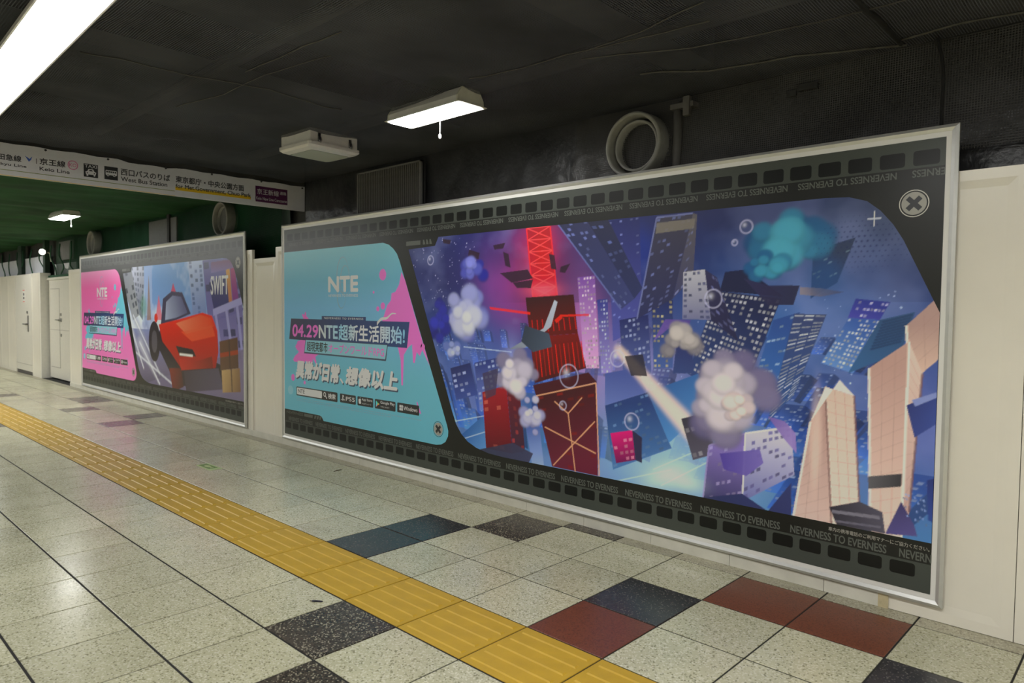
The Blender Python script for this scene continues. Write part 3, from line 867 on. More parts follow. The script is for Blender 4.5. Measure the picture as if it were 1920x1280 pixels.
for k in range(5):
    bk.flat([(-0.255 + k * 0.016, 2.492), (-0.243 + k * 0.016, 2.492), (-0.243 + k * 0.016, 2.505), (-0.255 + k * 0.016, 2.505)], 0.0018)
bk.flat(disc(-0.242, 2.472, 0.0055, 12), 0.0018).flat(disc(-0.194, 2.472, 0.0055, 12), 0.0018).build('black_print', M['sign_black'], bus)
pb = sgn('purple_plate', M['sign_purple'], lambda b: b.box(1.057, 1.395, 2.408, 2.560, 0.0003, 0.0010))
pt = MB()
lettering(pt, '京王新線', 1.074, 2.482, 1.301, 2.536, 0.0015, 0.008)
lettering(pt, '通路', 1.312, 2.502, 1.382, 2.534, 0.0015, 0.01)
lettering(pt, 'Keio New Line Concourse', 1.066, 2.428, 1.388, 2.458, 0.0015, 0.01)
pt.build('white_print', M['sign_white'], pb)
for x, z in ((-1.15, 2.602), (-0.688, 2.601), (-0.24, 2.602), (0.223, 2.598), (0.632, 2.605), (1.117, 2.606), (1.56, 2.60)):
    MB().prism(disc(x, z, 0.009, 12), 0.0, 0.006).build('bolt', M['dark_steel'], sign)

# ------------------------------------------------------------------ things lying on the floor
fs_ = MB().prism([(0.295, 3.868), (0.405, 3.868), (0.405, 4.16), (0.295, 4.16)], 0.0004, 0.0012).build('floor_sticker', M['sticker_pale'])
tag(fs_, 'small green and pale exit sticker on the floor beyond the yellow strip', 'sticker')
MB().prism([(0.312, 3.93), (0.388, 3.93), (0.388, 4.145), (0.312, 4.145)], 0.0012, 0.0017).build('green_field', M['sticker_green'], fs_)
MB().prism(disc(0.350, 4.04, 0.022, 16, 0.05), 0.0017, 0.0021).prism([(0.335, 3.95), (0.365, 3.95), (0.360, 3.975), (0.340, 3.975)], 0.0017, 0.0021).build('pale_figure', M['sticker_pale'], fs_)
pen = empty('black_scrap', (-0.50, 0.872, 0.0)); tag(pen, 'thin black scrap lying on a beige tile by the yellow strip', 'litter')
pen.rotation_euler = (0, 0, -0.86)
MB().tube([(-0.024, 0, 0.0045), (-0.018, 0, 0.005), (0.0, 0, 0.005), (0.022, 0, 0.004), (0.028, 0, 0.003)], [0.003, 0.004, 0.0042, 0.0036, 0.001], 8).build('body', M['pen'], pen, smooth=True)
MB().tube([(-0.024, 0, 0.0042), (-0.036, 0.006, 0.003)], 0.0018, 6).build('tip', M['stick'], pen)
sk = MB().tube([(1.012, 3.115, 0.003), (1.05, 3.128, 0.0045), (1.10, 3.130, 0.003)], [0.002, 0.004, 0.002], 6).build('wood_sliver', M['stick'], smooth=True)
tag(sk, 'tiny brown sliver on the floor close to the hoarding', 'litter')

# ------------------------------------------------------------------ print painter for the two pictures: inks on a fine mesh
class Canvas:
    def __init__(self, u0, v0, u1, v1, step):
        self.u0, self.v0, self.st = u0, v0, step
        self.w = int(round((u1 - u0) / step)) + 1; self.h = int(round((v1 - v0) / step)) + 1
        self.U, self.V = np.meshgrid(u0 + np.arange(self.w) * step, v0 + np.arange(self.h) * step)
        self.C = np.zeros((self.h, self.w, 3))
    def fill(self, stops):
        """vertical run of colours"""
        ps = [s[0] for s in stops]
        for k in range(3):
            self.C[:, :, k] = np.interp(self.V, ps, [lin(s[1])[k] for s in stops])
    def glow(self, u, v, ru, col, a=1.0, rv=None, rot=0.0):
        rv = rv or ru
        du, dv = self.U - u, self.V - v
        c, s = math.cos(rot), math.sin(rot)
        g = a * np.exp(-(((du * c + dv * s) / ru) ** 2 + ((-du * s + dv * c) / rv) ** 2))
        self.C += (np.array(lin(col)) - self.C) * g[:, :, None]
    def clouds(self, col, a, scale, seed, v0=-9, v1=9):
        rng = np.random.RandomState(seed)
        tot = np.zeros_like(self.U)
        for o in range(4):
            n = max(2, int(scale * 2 ** o)); g = rng.rand(n + 2, 2 * n + 2)
            x = (self.U - self.u0) / (self.w * self.st) * (2 * n); y = (self.V - self.v0) / (self.h * self.st) * n
            xi, yi = np.clip(x.astype(int), 0, 2 * n), np.clip(y.astype(int), 0, n); fx, fy = x - xi, y - yi
            fx = fx * fx * (3 - 2 * fx); fy = fy * fy * (3 - 2 * fy)
            tot += (g[yi, xi] * (1 - fx) * (1 - fy) + g[yi, xi + 1] * fx * (1 - fy) + g[yi + 1, xi] * (1 - fx) * fy + g[yi + 1, xi + 1] * fx * fy) / 2 ** o
        m = np.clip((tot - 0.85) * 2.2, 0, 1) * a * ((self.V > v0) & (self.V < v1))
        self.C += (np.array(lin(col)) - self.C) * m[:, :, None]
    def _mask(self, pts):
        p = np.array(pts, float)
        i0 = max(0, int((p[:, 0].min() - self.u0) / self.st) - 1); i1 = min(self.w, int((p[:, 0].max() - self.u0) / self.st) + 3)
        j0 = max(0, int((p[:, 1].min() - self.v0) / self.st) - 1); j1 = min(self.h, int((p[:, 1].max() - self.v0) / self.st) + 3)
        if i1 <= i0 or j1 <= j0:
            return None
        U = self.U[j0:j1, i0:i1]; V = self.V[j0:j1, i0:i1]
        m = np.zeros_like(U)
        q = self.st / 4
        for ox, oy in ((-q, -q), (q, -q), (-q, q), (q, q)):
            ins = np.zeros(U.shape, bool)
            x, y = U + ox, V + oy
            for k in range(len(p)):
                (x0, y0), (x1, y1) = p[k], p[(k + 1) % len(p)]
                if y0 == y1: continue
                cr = ((y0 > y) != (y1 > y)) & (x < (x1 - x0) * (y - y0) / (y1 - y0) + x0)
                ins ^= cr
            m += ins * 0.25
        return slice(j0, j1), slice(i0, i1), m, U, V
    def poly(self, pts, col, a=1.0, col2=None, axis=None):
        r = self._mask(pts)
        if r is None: return
        js, is_, m, U, V = r
        c = np.array(lin(col))[None, None, :] * np.ones(m.shape + (1,))
        if col2 is not None:
            (ua, va), (ub, vb) = axis if axis else (pts[0], pts[len(pts) // 2])
            d = (ub - ua) ** 2 + (vb - va) ** 2
            t = np.clip(((U - ua) * (ub - ua) + (V - va) * (vb - va)) / d, 0, 1)[:, :, None]
            c = c * (1 - t) + np.array(lin(col2)) * t
        self.C[js, is_] += (c - self.C[js, is_]) * (m * a)[:, :, None]
    def ribbon(self, pts, widths, col, a=1.0, col2=None, n=10, edge=None, shade=True):
        c = smooth_line(pts, n); ws = np.interp(np.linspace(0, 1, len(c)), np.linspace(0, 1, len(widths)), widths)
        L, R = [], []
        for i in range(len(c)):
            d = c[min(i + 1, len(c) - 1)] - c[max(i - 1, 0)]
            nrm = np.array([-d[1], d[0]]) / max(1e-9, math.hypot(*d))
            L.append(c[i] + nrm * ws[i] / 2); R.append(c[i] - nrm * ws[i] / 2)
        ax = (tuple(c[0]), tuple(c[-1]))
        sh = lambda k, q: None if k is None else tuple(min(255, x * q) for x in k)
        for i_, (e0, e1, q) in enumerate(((0.0, 1.0, 0.80), (0.0, 0.88, 0.88), (0.0, 0.74, 0.95), (0.04, 0.60, 1.02), (0.10, 0.46, 1.08), (0.16, 0.34, 1.13))):
            if not shade and i_ > 0: break
            q = q if shade else 1.0
            A_ = [l + (r - l) * e0 for l, r in zip(L, R)]; B_ = [l + (r - l) * e1 for l, r in zip(L, R)]
            self.poly([tuple(p) for p in A_ + B_[::-1]], sh(col, q), a, sh(col2, q), ax)
        if edge:
            for side in (L, R):
                for p, q in zip(side, side[1:]):
                    self.line(p, q, self.st * 1.3, edge, 0.7)
    def line(self, p, q, w, col, a=1.0):
        d = np.array(q, float) - np.array(p, float); ln = max(1e-9, math.hypot(*d))
        nx, ny = -d[1] / ln * w / 2, d[0] / ln * w / 2
        self.poly([(p[0] + nx, p[1] + ny), (q[0] + nx, q[1] + ny), (q[0] - nx, q[1] - ny), (p[0] - nx, p[1] - ny)], col, a)
    def soft(self, u, v, ru, rv, col, a=1.0, hard=2):
        """flat-topped soft spot"""
        i0 = max(0, int((u - 1.6 * ru - self.u0) / self.st)); i1 = min(self.w, int((u + 1.6 * ru - self.u0) / self.st) + 2)
        j0 = max(0, int((v - 1.6 * rv - self.v0) / self.st)); j1 = min(self.h, int((v + 1.6 * rv - self.v0) / self.st) + 2)
        if i1 <= i0 or j1 <= j0: return
        d = ((self.U[j0:j1, i0:i1] - u) / ru) ** 2 + ((self.V[j0:j1, i0:i1] - v) / rv) ** 2
        g = a * np.exp(-d ** hard)
        self.C[j0:j1, i0:i1] += (np.array(lin(col)) - self.C[j0:j1, i0:i1]) * g[:, :, None]
    def ring(self, u, v, r, w, col, a=0.8):
        d = np.abs(np.hypot(self.U - u, self.V - v) - r)
        m = np.clip(1 - (d - w / 2) / self.st, 0, 1) * a
        self.C += (np.array(lin(col)) - self.C) * m[:, :, None]
    def windows(self, quad, nx, ny, p, col, a=0.9, fx=0.6, fy=0.55, seed=1):
        """lit windows in the quad: corners top-left, top-right, bottom-right, bottom-left"""
        rng = random.Random(seed)
        q = [np.array(k, float) for k in quad]
        f = lambda s, t: (q[0] * (1 - s) + q[1] * s) * (1 - t) + (q[3] * (1 - s) + q[2] * s) * t
        for i in range(nx):
            for j in range(ny):
                if rng.random() < p:
                    s0, s1, t0, t1 = (i + (1 - fx) / 2) / nx, (i + (1 + fx) / 2) / nx, (j + (1 - fy) / 2) / ny, (j + (1 + fy) / 2) / ny
                    k = rng.uniform(0.65, 1.0)
                    self.poly([f(s0, t0), f(s1, t0), f(s1, t1), f(s0, t1)], tuple(c * k for c in col), a)
    def speck(self, n, u0, v0, u1, v1, col, smax, seed, a=0.9):
        rng = random.Random(seed)
        for _ in range(n):
            u, v = rng.uniform(u0, u1), rng.uniform(v0, v1); s = rng.uniform(0.3, 1) * smax
            self.poly([(u - s, v), (u, v - s), (u + s, v), (u, v + s)], col, a * rng.uniform(0.4, 1))
    def build(self, name, parent, z):
        w, h = self.w, self.h
        me = bpy.data.meshes.new(name)
        co = np.stack([self.U, self.V, np.full_like(self.U, z)], -1).reshape(-1, 3).astype(np.float32)
        idx = (np.arange(h - 1)[:, None] * w + np.arange(w - 1)[None, :]).reshape(-1)
        quads = np.stack([idx, idx + 1, idx + w + 1, idx + w], -1).astype(np.int32)
        nq = len(quads)
        me.vertices.add(len(co)); me.vertices.foreach_set('co', co.ravel())
        me.loops.add(nq * 4); me.loops.foreach_set('vertex_index', quads.ravel())
        me.polygons.add(nq); me.polygons.foreach_set('loop_start', np.arange(0, nq * 4, 4, dtype=np.int32))
        me.update(calc_edges=True)
        at = me.color_attributes.new('ink', 'FLOAT_COLOR', 'POINT')
        lum = self.C.mean(2, keepdims=True)
        al = np.clip((lum + (self.C - lum) * 1.22) * (0.62 + 0.5 * np.clip(lum, 0, 0.7)) / PRINT_K, 0.004, 0.92)
        at.data.foreach_set('color', np.concatenate([al, np.ones((h, w, 1))], -1).astype(np.float32).ravel())
        me.materials.append(M['p_art'])
        o = bpy.data.objects.new(name, me); COL.objects.link(o); o.parent = parent
        return o

# ------------------------------------------------------------------ the two advertisement boards share one layout (u to the right, v up, metres)
PU, PV = 5.80, 2.116
ART = [(2.02, 1.776), (2.345, 1.788), (2.385, 1.853), (5.25, 1.855), (5.36, 1.848), (5.44, 1.822), (5.50, 1.772), (5.555, 1.705), (5.60, 1.63), (5.753, 1.305), (5.753, 0.278),
       (3.10, 0.264), (2.95, 0.270), (2.82, 0.292), (2.73, 0.325), (2.66, 0.372), (2.60, 0.44), (2.555, 0.53)]
PANEL = [(0.047, 0.297), (0.70, 0.297), (0.735, 0.285), (0.765, 0.252), (2.37, 0.252), (2.43, 0.262), (2.48, 0.288), (2.51, 0.335), (2.513, 0.375), (2.50, 0.415), (1.905, 1.69), (1.87, 1.75), (1.82, 1.795), (1.76, 1.83), (1.68, 1.850), (0.047, 1.850)]

def blob(u, v, r, seed, spikes=9, amp=0.35, n=48):
    rng = random.Random(seed)
    ph = [rng.uniform(0, 6.28) for _ in range(3)]
    return [(u + r * (1 + amp * (0.5 * math.sin(spikes * t + ph[0]) + 0.3 * math.sin((spikes * 2 - 3) * t + ph[1]) + 0.3 * math.sin(3 * t + ph[2]))) * math.cos(t),
             v + r * (1 + amp * (0.5 * math.sin(spikes * t + ph[0]) + 0.3 * math.sin((spikes * 2 - 3) * t + ph[1]) + 0.3 * math.sin(3 * t + ph[2]))) * math.sin(t)) for t in [2 * math.pi * k / n for k in range(n)]]

HOLES = {}
STRIP = {}
def advert(label, y_left, ground, splash, art):
    root = bpy.data.objects.new('advertisement_board', None); COL.objects.link(root)
    root.matrix_world = Matrix(((0, 0, -1, X_HOARD - 0.007), (-1, 0, 0, y_left), (0, 1, 0, 0.074), (0, 0, 0, 1)))
    tag(root, label, 'advertisement', 'film-strip advertisements on the hoarding')
    MB().box(0.0, PU, 0.0, PV, 0.0, 0.010).build('print_sheet', M['p_white'], root)
    # aluminium frame, mitred
    fw, fd = 0.024, 0.020
    o = [(-0.004, -0.004), (PU + 0.004, -0.004), (PU + 0.004, PV + 0.004), (-0.004, PV + 0.004)]
    q = [(fw, fw), (PU - fw, fw), (PU - fw, PV - fw), (fw, PV - fw)]
    hi = [(fw * 0.4, fw * 0.4), (PU - fw * 0.4, fw * 0.4), (PU - fw * 0.4, PV - fw * 0.4), (fw * 0.4, PV - fw * 0.4)]
    for k in range(4):
        a, b = k, (k + 1) % 4
        vs = [(*o[a], 0.0), (*o[b], 0.0), (*o[a], fd * 0.7), (*o[b], fd * 0.7), (*hi[a], fd), (*hi[b], fd), (*q[a], 0.0125), (*q[b], 0.0125), (*q[a], 0.0), (*q[b], 0.0)]
        MB().add(vs, [(0, 1, 3, 2), (2, 3, 5, 4), (4, 5, 7, 6), (6, 7, 9, 8), (0, 2, 4, 6, 8), (1, 9, 7, 5, 3), (0, 8, 9, 1)]).build('frame_rail', M['alu'], root)
    Z0 = 0.0105
    art(root, Z0)
    in0, in1, iv0, iv1 = 0.047, 5.755, 0.047, 2.069
    MB().flat([(in0, iv0), (in1, iv0), (in1, iv1), (in0, iv1)], Z0 + 0.0006, [ART]).build('black_border', M['p_black'], root)
    z1, z2, z3, z4 = Z0 + 0.0009, Z0 + 0.0012, Z0 + 0.0015, Z0 + 0.0018
    # film strips
    b = MB().flat([(in0, iv0), (in1, iv0), (in1, 0.180), (in0, 0.180)], z1).flat([(in0, 1.947), (in1, 1.947), (in1, iv1), (in0, iv1)], z1)
    b.build('film_strip', M['p_band'], root)
    def perforation(a, c, va, vb):
        key = (round(c - a, 4), round(vb - va, 4))
        if key not in HOLES:
            HOLES[key] = MB().flat(rrect(0, 0, c - a, vb - va, 0.012, 3), 0).mesh('film_perforation', M['p_hole'])
        link_copy(HOLES[key], 'film_perforation', root, (a, va, z2))
    k = 0
    while True:
        u = 0.067 - 0.138 + 0.138 * k; k += 1
        a, c = max(in0, u), min(in1, u + 0.105)
        if u > in1: break
        if c - a > 0.03: perforation(a, c, 0.109, 0.169)
        u2 = PU - u - 0.105
        a, c = max(in0, u2), min(in1, u2 + 0.105)
        if c - a > 0.03: perforation(a, c, 1.957, 2.023)
    def strip_line(u, v, h, turn):
        if (h, turn) not in STRIP:
            t = MB(); lettering(t, 'NEVERNESS TO EVERNESS', 0, 0, 0.445, h, 0, 0.03, turn=turn)
            STRIP[(h, turn)] = t.mesh('film_lettering', M['p_stript'])
        link_copy(STRIP[(h, turn)], 'film_lettering', root, (u, v, z2))
    tx = MB()
    for k in range(0, 12):
        u = 0.126 + 0.5 * k
        if u + 0.445 < in1:
            strip_line(u, 0.188, 0.038, False)
        if k > 0 or True:
            ut = 5.562 - 0.498 * k - 0.445
            if ut > in0: strip_line(ut, 1.907, 0.031, True)
    for s_, va, vb, tn in (('NEVERN', 0.188, 0.226, False), ('ERNESS', 1.907, 1.938, True)):
        t = MB(); lettering(t, s_, 5.626, va, in1, vb, z2, 0.03, turn=tn); t.build('film_lettering', M['p_stript'], root)
    lettering(tx, 'NEVERNESS', 0.09, 0.258, 0.40, 0.284, z4, 0.03)
    for k in range(3):
        tx.flat([(2.20 + k * 0.04, 1.805), (2.23 + k * 0.04, 1.805), (2.215 + k * 0.04, 1.842), (2.20 + k * 0.04, 1.842)], z2)
        tx.flat([(0.60 + k * 0.045, 0.256), (0.625 + k * 0.045, 0.256), (0.645 + k * 0.045, 0.289), (0.61 + k * 0.045, 0.289)], z4)
    tx.flat([(1.99, 1.806), (2.17, 1.806), (2.17, 1.840), (1.99, 1.840)], z2)
    tx.flat([(0.42, 0.258), (0.57, 0.258), (0.58, 0.286), (0.42, 0.286)], z4)
    tx.build('film_tabs', M['p_stript'], root)['kind'] = 'stuff'
    nb = MB()
    lettering(nb, '車内の携帯電話のご利用マナーにご協力ください。', 5.311, 0.238, 5.747, 0.258, z2, 0.01)
    nb.build('manners_notice', M['p_grey'], root)
    # round cross buttons
    for u, v in ((5.637, 1.792), (2.397, 0.377)):
        bt = MB().flat(disc(u, v, 0.051), z4).build('cross_button', M['p_grey'], root)
        MB().flat(disc(u, v, 0.061), z4, [disc(u, v, 0.057)]).build('button_ring', M['p_ring'] if u > 3 else M['p_dark'], bt)
        x = MB()
        for s in (1, -1):
            d, w = 0.026, 0.0075
            x.flat([(u - d - w, v - s * (d - w)), (u - d + w, v - s * (d + w)), (u + d + w, v + s * (d - w)), (u + d - w, v + s * (d + w))], z4 + (0.0002 if s > 0 else 0.0004))
        x.build('button_cross', M['p_dark'], bt)
    # coloured panel
    MB().flat(PANEL, z2).build('colour_panel', ground, root)
    sb = MB()
    inside = [(1.915, 1.66), (2.34, 0.74)]
    sb.flat([(1.93, 1.60), (1.98, 1.53), (2.10, 1.26), (2.29, 0.86), (2.20, 0.98), (2.17, 0.93), (2.13, 0.96), (2.105, 0.87), (2.085, 0.875), (2.07, 1.02), (2.02, 0.99), (1.965, 0.93), (1.955, 0.68), (1.935, 0.68), (1.925, 0.88), (1.89, 0.98), (1.80, 1.06), (1.72, 1.12), (1.66, 1.18), (1.70, 1.25), (1.74, 1.33), (1.79, 1.37), (1.80, 1.43), (1.85, 1.44), (1.90, 1.50)], z3)
    for u, v, r in ((1.678, 1.585, 0.048), (1.68, 1.325, 0.030), (1.61, 1.30, 0.022), (2.165, 1.02, 0.03), (2.205, 1.005, 0.026), (0.212, 0.62, 0.034), (0.43, 0.585, 0.018), (1.55, 1.44, 0.012)):
        MB().flat(disc(u, v, r, 20), z3 + 0.00002).build('paint_drop', splash, root)
    MB().flat(blob(0.42, 0.88, 0.16, 4, 7, 0.45), z3 + 0.00004).flat(blob(0.56, 0.90, 0.12, 9, 8, 0.5), z3 + 0.00006).build('paint_splash', splash, root)
    MB().flat([(2.14, 0.565), (2.19, 0.47), (2.16, 0.48), (2.13, 0.56)], z3 + 0.00008).build('paint_drop', splash, root)
    MB().flat(blob(0.44, 1.20, 0.05, 3, 5, 0.5), z3 + 0.0001).build('paint_drop', splash, root)
    sb.build('paint_splash', splash, root)
    # faint emblem and the NTE mark
    eb = MB()
    for rr, cu, cv in ((0.12, 1.08, 1.60), (0.10, 1.12, 1.55), (0.09, 1.06, 1.42)):
        eb.flat(disc(cu, cv, rr * 0.8, 32, rr * 1.35), z3 + 0.0001 * rr, [disc(cu + 0.004, cv, rr * 0.8 - 0.008, 32, rr * 1.35 - 0.008)])
    eb.build('emblem_loops', M['p_faint'], root)
    mk = MB()
    lettering(mk, 'NTE', 0.853, 1.455, 1.315, 1.583, z4, 0.085, spacing=1.0)
    lettering(mk, 'NEVERNESS TO EVERNESS', 0.85, 1.405, 1.32, 1.428, z4, 0.01)
    mk.build('brand_mark', M['p_type'], root)
    # headline
    MB().flat([(0.179, 1.198), (2.038, 1.197), (2.007, 0.987), (0.141, 0.995)], z4).build('headline_box', M['p_navy'], root)
    MB().flat([(0.737, 1.229), (1.438, 1.229), (1.438, 1.196), (0.737, 1.196)], z4 + 0.0001).build('small_box', M['p_navy'], root)
    h = MB(); lettering(h, 'NEVERNESS TO EVERNESS', 0.78, 1.203, 1.40, 1.220, z4 + 0.0004, 0.02, spacing=1.2); h.build('small_line', M['p_type'], root)
    h = MB(); lettering(h, '04.29', 0.208, 1.026, 0.668, 1.140, z4 + 0.0003, 0.055, shear=0.01); h.build('date_line', M['p_pink'], root)
    h = MB()
    lettering(h, 'NTE', 0.690, 1.027, 1.000, 1.142, z4 + 0.0003, 0.05)
    lettering(h, '超新生活開始!', 1.02, 1.018, 1.975, 1.156, z4 + 0.0003, 0.034)
    h.build('headline', M['p_type_blue'], root)
    sw = MB()
    pts = [(1.60, 1.175), (1.66, 1.215), (1.74, 1.225), (1.80, 1.26), (1.86, 1.262)]
    c = smooth_line(pts, 6)
    for i, (p, q) in enumerate(zip(c, c[1:])):
        w = 0.012 * (1 - i / len(c)) + 0.003
        sw.flat([(p[0], p[1] - w), (q[0], q[1] - w), (q[0], q[1] + w), (p[0], p[1] + w)], z4 + 0.0006)
    sw.build('splash_stroke', M['p_type'], root)
    MB().flat([(0.448, 1.002), (1.752, 1.005), (1.726, 0.866), (0.422, 0.868)], z4 + 0.0004).build('subtitle_outline', M['p_shadow'], root)
    MB().flat([(0.456, 0.997), (1.742, 0.999), (1.716, 0.880), (0.431, 0.881)], z4 + 0.0006).build('subtitle_box', M['p_teal_box'], root)
    h = MB(); lettering(h, '超現実都市', 0.475, 0.893, 0.835, 0.985, z4 + 0.0008, 0.02); h.build('subtitle_dark', M['p_dark'], root)
    h = MB(); lettering(h, 'オープンワールドRPG', 0.85, 0.898, 1.70, 0.978, z4 + 0.0008, 0.02); h.build('subtitle_pink', M['p_pink'], root)
    for nm, mt, du, dz in (('slogan_shade', 'p_shadow', 0.012, 0.0), ('slogan', 'p_type', 0.0, 0.0003)):
        h = MB()
        lettering(h, '異常が日常', 0.283 + du, 0.628 - du, 1.02 + du, 0.79 - du, z4 + dz, 0.075, shear=0.03)
        lettering(h, '、', 1.04 + du, 0.628 - du, 1.09 + du, 0.67 - du, z4 + dz, 0.09)
        lettering(h, '想像以上', 1.14 + du, 0.628 - du, 1.885 + du, 0.78 - du, z4 + dz, 0.075, shear=0.03)
        h.build(nm, M[mt], root)
    # search field and badges
    MB().flat(rrect(0.277, 0.450, 0.998, 0.537, 0.012), z4).build('search_bar', M['p_dark'], root)
    MB().flat(rrect(0.286, 0.461, 0.738, 0.528, 0.012), z4 + 0.0002).build('search_field', M['p_type'], root)
    h = MB(); lettering(h, 'NTE', 0.31, 0.478, 0.43, 0.515, z4 + 0.0004, 0.02); h.build('search_word', M['p_dark'], root)
    h = MB(); lettering(h, '検索', 0.845, 0.470, 0.965, 0.518, z4 + 0.0004, 0.03)
    h.flat(disc(0.785, 0.503, 0.022, 20), z4 + 0.0004, [disc(0.785, 0.503, 0.014, 20)]).flat([(0.795, 0.488), (0.803, 0.494), (0.825, 0.468), (0.815, 0.462)], z4 + 0.0004)
    h.build('search_print', M['p_type'], root)
    MB().flat(disc(0.165, 0.492, 0.052, 26, 0.045), z4).build('round_icon', M['p_teal_box'], root)
    for nm, u0, u1 in (('console_badge', 1.039, 1.289), ('app_badge', 1.313, 1.546), ('play_badge', 1.571, 1.858), ('desktop_badge', 1.881, 2.164)):
        bd_ = MB().flat(rrect(u0, 0.455, u1, 0.535, 0.010), z4).build(nm, M['p_dark'], root)
        h = MB(); zz = z4 + 0.0003
        if nm == 'console_badge':
            lettering(h, 'PS5', u0 + 0.095, 0.478, u1 - 0.018, 0.514, zz, 0.02)
            h.flat([(u0 + 0.040, 0.475), (u0 + 0.052, 0.471), (u0 + 0.052, 0.514), (u0 + 0.066, 0.505), (u0 + 0.060, 0.520), (u0 + 0.040, 0.526)], zz)
            h.flat([(u0 + 0.014, 0.480), (u0 + 0.036, 0.490), (u0 + 0.036, 0.484), (u0 + 0.022, 0.477)], zz).flat([(u0 + 0.056, 0.491), (u0 + 0.080, 0.483), (u0 + 0.072, 0.477), (u0 + 0.056, 0.483)], zz)
        elif nm == 'app_badge':
            lettering(h, 'App Store', u0 + 0.068, 0.497, u1 - 0.012, 0.524, zz, 0.02)
            lettering(h, 'からダウンロード', u0 + 0.068, 0.470, u1 - 0.030, 0.484, zz, 0.01)
            h.flat([(u0 + 0.016, 0.497), (u0 + 0.018, 0.510), (u0 + 0.028, 0.515), (u0 + 0.037, 0.512), (u0 + 0.046, 0.515), (u0 + 0.055, 0.509), (u0 + 0.050, 0.500), (u0 + 0.052, 0.489), (u0 + 0.058, 0.486), (u0 + 0.050, 0.471), (u0 + 0.040, 0.472), (u0 + 0.028, 0.471), (u0 + 0.020, 0.479)], zz)
            h.flat([(u0 + 0.037, 0.517), (u0 + 0.038, 0.524), (u0 + 0.046, 0.528), (u0 + 0.045, 0.521)], zz)
        elif nm == 'play_badge':
            lettering(h, 'Google Play', u0 + 0.080, 0.495, u1 - 0.012, 0.525, zz, 0.02)
            lettering(h, 'で手に入れよう', u0 + 0.080, 0.470, u1 - 0.085, 0.484, zz, 0.01)
            a, b_, c_, m_ = (u0 + 0.016, 0.523), (u0 + 0.016, 0.468), (u0 + 0.064, 0.4955), (u0 + 0.040, 0.4955)
            for mt, tri in (('p_g1', [a, b_, m_]), ('p_g2', [a, m_, (u0 + 0.052, 0.5025)]), ('p_g3', [m_, (u0 + 0.052, 0.4885), c_, (u0 + 0.052, 0.5025)]), ('p_g4', [b_, (u0 + 0.052, 0.4885), m_])):
                MB().flat(tri, zz).build('triangle_mark', M[mt], bd_)
        else:
            lettering(h, 'Windows', u0 + 0.085, 0.480, u1 - 0.022, 0.512, zz, 0.02)
            for a in (0, 1):
                for c2 in (0, 1):
                    x0 = u0 + 0.030 + a * 0.024; y0 = 0.473 + c2 * 0.024
                    h.flat([(x0, y0), (x0 + 0.021, y0), (x0 + 0.021, y0 + 0.021), (x0, y0 + 0.021)], zz)
        h.build('white_print', M['p_type'], bd_)
    fp = MB()
    rng = random.Random(5)
    for v, u0, u1 in ((0.418, 0.284, 2.18), (0.400, 0.284, 1.80)):
        u = u0
        while u < u1:
            w = rng.uniform(0.006, 0.016)
            fp.flat([(u, v), (u + w, v), (u + w, v + 0.007), (u, v + 0.007)], z4); u += w + rng.choice((0.004, 0.004, 0.012))
    fp.build('fine_print', M['p_faint'], root)['kind'] = 'stuff'
    return root

